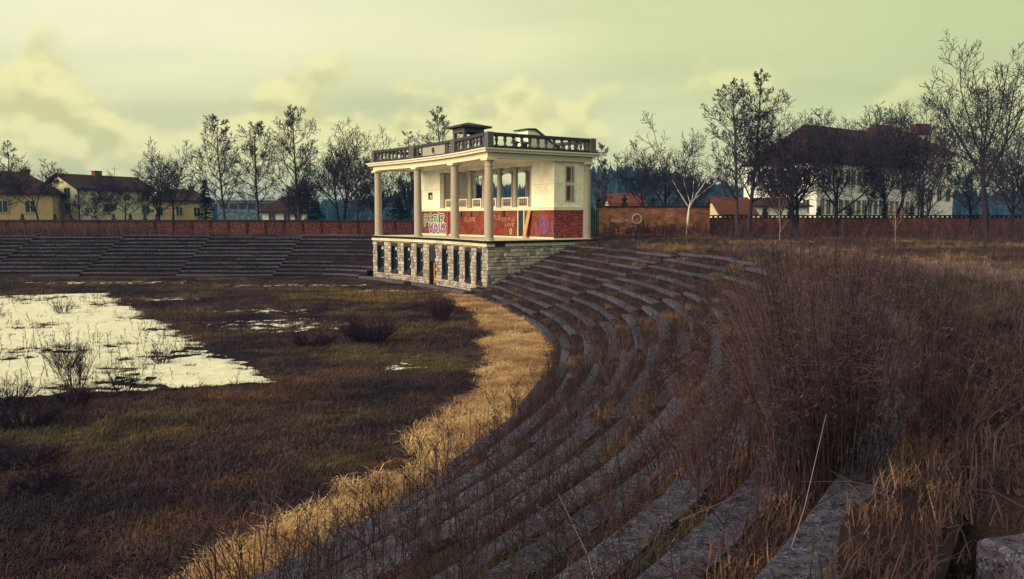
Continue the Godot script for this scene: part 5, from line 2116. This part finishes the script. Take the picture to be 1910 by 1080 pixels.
func terrace_cover() -> void:
	var r := RandomNumberGenerator.new()
	r.seed = 61
	var half := false
	var short := [tuft(18, 0.16, 0.12, 0.9, 0.005, 61), tuft(16, 0.24, 0.1, 0.8, 0.005, 62), tuft(14, 0.1, 0.14, 1.3, 0.008, 63)]
	var gx := [[], [], []]
	var gc := [[], [], []]
	var wx := [[], [], [], []]
	var wc := [[], [], [], []]
	var secs := []
	for i in aisles.size():
		secs.append([aisles[i], aisles[i + 1] if i + 1 < aisles.size() else s_pav0, i % 2 == 1])
	for sec in secs:
		var hk := 0.5 if sec[2] else 0.0
		for k in range(1, 12):
			var o0: float = (k - 1 - hk) * TREAD
			var y: float = RISER * (k - hk)
			var n := int((sec[1] - sec[0]) * 30.0)
			for i in n:
				var s := r.randf_range(sec[0], sec[1])
				var o := o0 + r.randf_range(0.28, TREAD + 0.0)
				var p := at(s, o)
				if Vector2(p.x, p.y).length() < 2.6:
					continue
				var grn := clampf(n2(p.x + 50.0, p.y, 0.45) * 1.6 + 0.1, 0.0, 0.75)
				var c := L(84, 60, 50).lerp(L(58, 42, 42), r.randf()).lerp(L(140, 108, 66), clampf(n2(p.x, p.y + 30.0, 0.3) * 1.6, 0.0, 0.7))
				c = c.lerp(L(54, 56, 36), grn)
				var v := r.randi_range(0, 2)
				gx[v].append(on_ground(Vector3(p.x, y - 0.03 if o < o0 + TREAD - 0.05 else y - 0.05, p.y), r.randf_range(0.6, 1.25), r, 0.3))
				gc[v].append(vary(c, r.randf_range(0.6, 1.25)))
			# dead stalks, thicker towards the camera
			var m := int((sec[1] - sec[0]) * (7.0 if sec[0] > aisles[2] else 30.0))
			for i in m:
				var s := r.randf_range(sec[0], sec[1])
				var o := o0 + r.randf_range(0.4, TREAD - 0.02)
				var p := at(s, o)
				if p.length() < 3.0 or (sec[0] > aisles[4] and r.randf() < 0.5):
					continue
				var dn := 0.55 + 0.9 * n2(p.x, p.y, 0.22)
				if r.randf() > dn:
					continue
				var v := r.randi_range(0, 3)
				var sc := r.randf_range(0.5, 1.2) * (0.75 if p.length() < 6.0 else 1.0)
				wx[v].append(on_ground(Vector3(p.x, y - 0.03, p.y), sc, r, 0.16))
				wc[v].append(vary(L(66, 48, 40).lerp(L(34, 28, 32), r.randf()), r.randf_range(0.6, 1.3)))
	for v in 3:
		scatter("terrace_grass", short[v], M["blade"], gx[v], gc[v], ["short dead grass growing on the terrace treads", "taller russet grass growing on the terrace treads", "flat moss and leaf litter on the terrace treads"][v], "grass")
	var stalks := [weed(0.8, 6, 2, 0.0055, 71), weed(1.05, 9, 4, 0.006, 72), weed(0.6, 5, 2, 0.005, 73), weed(0.9, 4, 1, 0.0055, 74)]
	for v in 4:
		scatter("dead_stalks", stalks[v], M["stem"], wx[v], wc[v], ["thin dead stalks standing on the terraces", "feathery dead stalks standing on the terraces", "short dead stalks standing on the terraces", "bare straight dead stalks standing on the terraces"][v], "weeds")
	# the rim to the right: straw, litter, scattered stalks
	var rx := [[], [], []]
	var rc := [[], [], []]
	var sx := [[], [], []]
	var sc2 := [[], [], []]
	for i in 26000:
		var s := lerpf(aisles[0] + 3.0, s_pav0 + 4.0, pow(r.randf(), 1.5))
		var o := 7.9 + 13.0 * pow(r.randf(), 1.4) * clampf(0.3 + (s - aisles[0]) / 20.0, 0.3, 2.2)
		var p := at(s, o)
		if p.length() < 2.8:
			continue
		var c := rim_color(p, o)
		var v := r.randi_range(0, 2)
		rx[v].append(on_ground(Vector3(p.x, rim_y(p, o) - 0.015, p.y), r.randf_range(0.6, 1.5), r, 0.4))
		rc[v].append(vary(c.lerp(L(104, 86, 68), 0.2 * r.randf()), r.randf_range(0.45, 1.25)))
		if i % 9 == 0:
			var w := r.randi_range(0, 2)
			var dn := 0.4 + 1.2 * n2(p.x, p.y, 0.3)
			if r.randf() < dn and p.length() > 4.0:
				sx[w].append(on_ground(Vector3(p.x, rim_y(p, o) - 0.02, p.y), r.randf_range(0.4, 0.95), r, 0.3))
				sc2[w].append(vary(L(78, 54, 52).lerp(L(120, 92, 62), r.randf() * 0.5), r.randf_range(0.6, 1.2)))
	for v in 3:
		scatter("rim_grass", short[v], M["blade"], rx[v], rc[v], ["tangled dead grass on the rim path", "taller dead grass on the rim path", "flat straw and leaf litter on the rim path"][v], "grass")
		scatter("rim_stalks", stalks[v], M["stem"], sx[v], sc2[v], ["thin dead stalks scattered on the rim", "feathery dead stalks scattered on the rim", "short dead stalks scattered on the rim"][v], "weeds")
	# fallen twigs and pale stones near the camera
	var tw := MB.new()
	tw.tube(PackedVector3Array([Vector3(-0.22, 0.01, 0), Vector3(-0.03, 0.03, 0.03), Vector3(0.2, 0.012, -0.02)]), PackedFloat32Array([0.005, 0.004, 0.002]), 3)
	tw.tube(PackedVector3Array([Vector3(-0.03, 0.03, 0.03), Vector3(0.08, 0.06, 0.1)]), PackedFloat32Array([0.003, 0.0015]), 3)
	var tx := []
	var tc := []
	for i in 3600:
		var s := r.randf_range(aisles[0] + 4.0, aisles[3])
		var o := r.randf_range(3.0, 14.0)
		var p := at(s, o)
		if p.length() < 3.0:
			continue
		var y := rim_y(p, o)
		if o < 7.6:
			var sh := 0.5 if s > aisles[1] and s < aisles[2] else 0.0
			y = RISER * (floorf(o / TREAD + sh) + 1.0 - sh) + 0.0
		tx.append(on_ground(Vector3(p.x, y + 0.01, p.y), r.randf_range(0.4, 1.5), r, 0.3))
		tc.append(vary(L(88, 70, 58), r.randf_range(0.3, 1.3)))
	scatter("fallen_twigs", tw, M["stem"], tx, tc, "fallen twigs lying about the near terraces and rim", "twigs")

# a stand of tall dead canes with feathery tops
func cane_clump(label: String, p: Vector3, h: float, w: float, cnt: int, sd: int, c: Color, lean := Vector3.ZERO, rad := 0.007, flare := 1.0) -> void:
	var T := thing("cane_clump", label, "dead canes", p, 0.0, "clumps of dead canes on the terraces and rim")
	var r := RandomNumberGenerator.new()
	r.seed = sd
	var b := MB.new()
	var f := MB.new()
	for i in cnt:
		var a := r.randf() * TAU
		var q0 := sqrt(r.randf())
		var q := Vector3(cos(a) * w * 0.42, 0, sin(a) * w * 0.42) * q0
		var d := (Vector3(cos(a), 0, sin(a)) * (w / h) * 0.24 * q0 * flare + Vector3.UP + lean + Vector3(r.randf_range(-0.16, 0.16), 0, r.randf_range(-0.16, 0.16))).normalized()
		var ln := h * r.randf_range(0.35, 1.08)
		var k := r.randf_range(0.5, 1.3)
		b.col = vary(c, k)
		var pts := PackedVector3Array([q - Vector3(0, 0.05, 0)])
		var rr := PackedFloat32Array([rad])
		for j in 6:
			d = (d + Vector3(r.randf_range(-0.11, 0.11), 0, r.randf_range(-0.11, 0.11)) + Vector3(d.x, 0, d.z) * 0.05).normalized()
			q += d * ln / 6.0
			pts.append(q)
			rr.append(rad * (0.92 - 0.11 * j))
		b.tube(pts, rr, 4)
		if r.randf() < 0.6:
			var fk := r.randi_range(1, 3)
			var fd := (d + Vector3(r.randf_range(-0.5, 0.5), 0.1, r.randf_range(-0.5, 0.5))).normalized() * ln * r.randf_range(0.25, 0.5)
			b.tube(PackedVector3Array([pts[fk], pts[fk] + fd * 0.5 + Vector3(0, 0.02, 0), pts[fk] + fd]), PackedFloat32Array([rad * 0.7, rad * 0.55, rad * 0.3]), 3)
		# drooping plume of seed twigs
		for j in r.randi_range(5, 10):
			var t := r.randf_range(3.6, 6.0)
			var m := mini(int(t), 5)
			var u := pts[m].lerp(pts[m + 1], t - m)
			var a2 := r.randf() * TAU
			var e := Vector3(cos(a2), r.randf_range(-0.1, 0.75), sin(a2)).normalized() * h * r.randf_range(0.06, 0.14)
			f.col = vary(c.lerp(L(98, 76, 66), 0.55), r.randf_range(0.6, 1.3))
			f.tube(PackedVector3Array([u, u + e * 0.6, u + e + Vector3(0, -0.02, 0)]), PackedFloat32Array([rad * 0.35, rad * 0.28, rad * 0.18]), 3)
			for n in 5:
				var v := u + e * r.randf_range(0.3, 1.0)
				var g := Vector3(r.randf_range(-1, 1), r.randf_range(-0.8, 0.5), r.randf_range(-1, 1)).normalized() * r.randf_range(0.02, 0.06)
				var s := g.cross(Vector3(0.3, 1, 0.2)).normalized() * 0.003
				f.tri(v - s, v + g, v + s)
	obj("canes", b, M["stem"], T).set_meta("kind", "stuff")
	obj("plumes", f, M["stem"], T).set_meta("kind", "stuff")

func sapling(label: String, p: Vector3, h: float, sd: int, c: Color, n: int, rad: float, lean := Vector3.ZERO) -> void:
	var T := thing("sapling", label, "sapling", p)
	var r := RandomNumberGenerator.new()
	r.seed = sd
	var st := {"fork": false, "levels": 2, "wander": 0.12, "trop": [0.0, 0.5, 0.3], "thin": 0.003, "buds": 0.0, "n": [n, 5, 3], "start": [0.2, 0.2, 0.2], "ang": [38, 40, 40], "ratio": [0.5, 0.5, 0.5], "spread": h * 0.45, "thick": 0.62}
	var tb := MB.new()
	var cb := MB.new()
	tb.col = c
	cb.col = c
	limb(tb, cb, Vector3(0, -0.05, 0), (Vector3.UP + lean).normalized(), h, rad, 0, st, r)
	obj("stem", tb, M["stem"], T)
	obj("twigs", cb, M["stem"], T)

func clumps() -> void:
	var c := L(44, 35, 32)
	cane_clump("largest clump of tall dark dead canes at the rim edge", Vector3(2.35, 2.9, -5.9), 1.75, 1.0, 190, 81, c, Vector3(-0.02, 0, 0), 0.005)
	cane_clump("dark canes close behind the largest clump", Vector3(3.0, 2.95, -7.6), 1.75, 1.2, 120, 82, c, Vector3(-0.05, 0, 0), 0.006)
	cane_clump("feathery purple brown canes behind the dark clumps", Vector3(3.6, 2.9, -9.4), 1.45, 2.2, 90, 83, L(80, 60, 48), Vector3(-0.1, 0, 0), 0.006, 1.6)
	cane_clump("fuzzy brown cane stand furthest along the terrace edge", Vector3(4.6, 2.9, -12.5), 1.4, 2.6, 80, 84, L(80, 60, 48), Vector3.ZERO, 0.007, 1.6)
	cane_clump("short fuzzy canes at the left foot of the largest clump", Vector3(1.75, 2.75, -6.4), 1.0, 1.1, 60, 96, L(70, 52, 46), Vector3(-0.1, 0, 0), 0.005, 1.5)
	cane_clump("leaning thin canes left of the feathery ones", Vector3(2.6, 2.6, -8.9), 1.0, 1.2, 36, 97, L(76, 54, 50), Vector3(-0.15, 0, 0), 0.005, 1.5)
	cane_clump("loose brown canes right of the largest clump", Vector3(3.3, 3.1, -6.5), 0.95, 1.3, 46, 98, L(78, 58, 48), Vector3(0.1, 0, 0), 0.005, 1.6)
	cane_clump("sparse canes on the terrace left of the large clump", Vector3(3.2, 2.3, -10.8), 1.1, 1.8, 45, 85, L(80, 60, 48), Vector3.ZERO, 0.006, 1.4)
	cane_clump("separate upright canes right of the path edge", Vector3(5.6, RIM, -10.6), 1.15, 1.3, 60, 86, c, Vector3.ZERO, 0.006, 1.2)
	cane_clump("low broad cane stand far along the rim", Vector3(8.0, RIM, -19.0), 1.3, 3.6, 110, 87, L(80, 60, 48), Vector3.ZERO, 0.009, 1.6)
	cane_clump("short dark canes at the right of the rim", Vector3(5.0, RIM, -7.6), 0.75, 1.2, 46, 88, c, Vector3.ZERO, 0.0055, 1.4)
	cane_clump("brown canes in the nearest stairway recess", Vector3(2.1, 2.6, -4.3), 0.5, 1.2, 44, 89, L(112, 88, 74), Vector3.ZERO, 0.004, 1.6)
	shrub("sapling", "bare many stemmed sapling spreading over the middle terraces", Vector3(2.5, 1.25, -16.0), 2.1, 2.6, 9, 91, L(84, 62, 56), 0.017)
	cane_clump("brown fuzzy canes on the upper terrace further along", Vector3(5.6, 2.7, -15.6), 1.2, 2.2, 60, 99, L(84, 60, 50), Vector3.ZERO, 0.007, 1.6)
	cane_clump("loose dark canes standing alone on the rim path", Vector3(4.4, RIM - 0.05, -5.9), 0.7, 1.2, 50, 90, L(58, 44, 42), Vector3.ZERO, 0.005, 1.6)
	cane_clump("low loose brush across the steps near the bottom", Vector3(0.9, 2.35, -6.9), 0.6, 2.0, 40, 121, L(56, 44, 38), Vector3.ZERO, 0.0045, 1.4)
	cane_clump("thin brush on the near steps at the bottom centre", Vector3(-0.5, 1.9, -7.4), 0.7, 2.4, 50, 122, L(50, 40, 38), Vector3.ZERO, 0.0045, 1.2)
	cane_clump("dark brush on the lowest near steps", Vector3(-2.6, 1.0, -8.6), 0.8, 2.4, 60, 123, L(42, 34, 36), Vector3.ZERO, 0.005, 1.2)
	cane_clump("brown brush covering the upper steps before the large clump", Vector3(1.9, 2.5, -8.0), 0.85, 1.6, 36, 124, L(66, 50, 42), Vector3.ZERO, 0.005, 1.4)
	cane_clump("low tangled brush along the right of the rim", Vector3(5.6, RIM - 0.05, -8.6), 0.6, 2.6, 90, 125, L(48, 38, 36), Vector3.ZERO, 0.005, 1.4)
	sapling("thin sapling low on the near terraces at the bottom left", Vector3(-3.6, 0.55, -9.4), 1.5, 92, L(70, 52, 56), 7, 0.011, Vector3(0.05, 0, 0))
	sapling("second thin sapling just right of the bottom left one", Vector3(-2.9, 0.8, -9.0), 1.1, 93, L(84, 62, 60), 9, 0.01, Vector3(0.15, 0, 0))
	sapling("pale bare sapling before the rail wall", Vector3(18.6, RIM, -56.0), 3.0, 94, L(150, 116, 92), 9, 0.03)
	sapling("pale many stemmed sapling before the school", Vector3(23.8, RIM, -50.0), 3.2, 95, L(150, 116, 92), 12, 0.03)
	for e in [["long pale dry stalk leaning right at the bottom", Vector3(1.45, 2.75, -4.3), Vector3(0.46, 0.95, -0.5), 0.0035], ["pale broken stalk lying across the near slab", Vector3(1.2, 2.72, -5.6), Vector3(1.3, 0.12, -0.9), 0.004], ["thin pale stalk leaning left near the bottom", Vector3(0.55, 2.5, -4.6), Vector3(-0.25, 0.6, -0.5), 0.003]]:
		var b := MB.new()
		b.col = L(122, 100, 80)
		var d: Vector3 = e[2]
		b.tube(PackedVector3Array([Vector3.ZERO, d * 0.45 + Vector3(0.035, 0.03, 0), d]), PackedFloat32Array([e[3], e[3] * 0.8, e[3] * 0.5]), 5)
		var o := obj("dry_stalk", b, M["stem"])
		o.position = e[1]
		tag(o, e[0], "stalk")
	# concrete pieces by the nearest stairway
	var blk := MB.new()
	blk.cbox(Vector3(0, 0.22, 0), Vector3(0.55, 0.5, 0.9), 0.03)
	var ob := obj("concrete_block", blk, M["slab_concrete"])
	ob.position = Vector3(3.02, 2.62, -4.05)
	ob.rotation.y = 0.25
	tag(ob, "rough concrete block at the bottom right corner", "block")
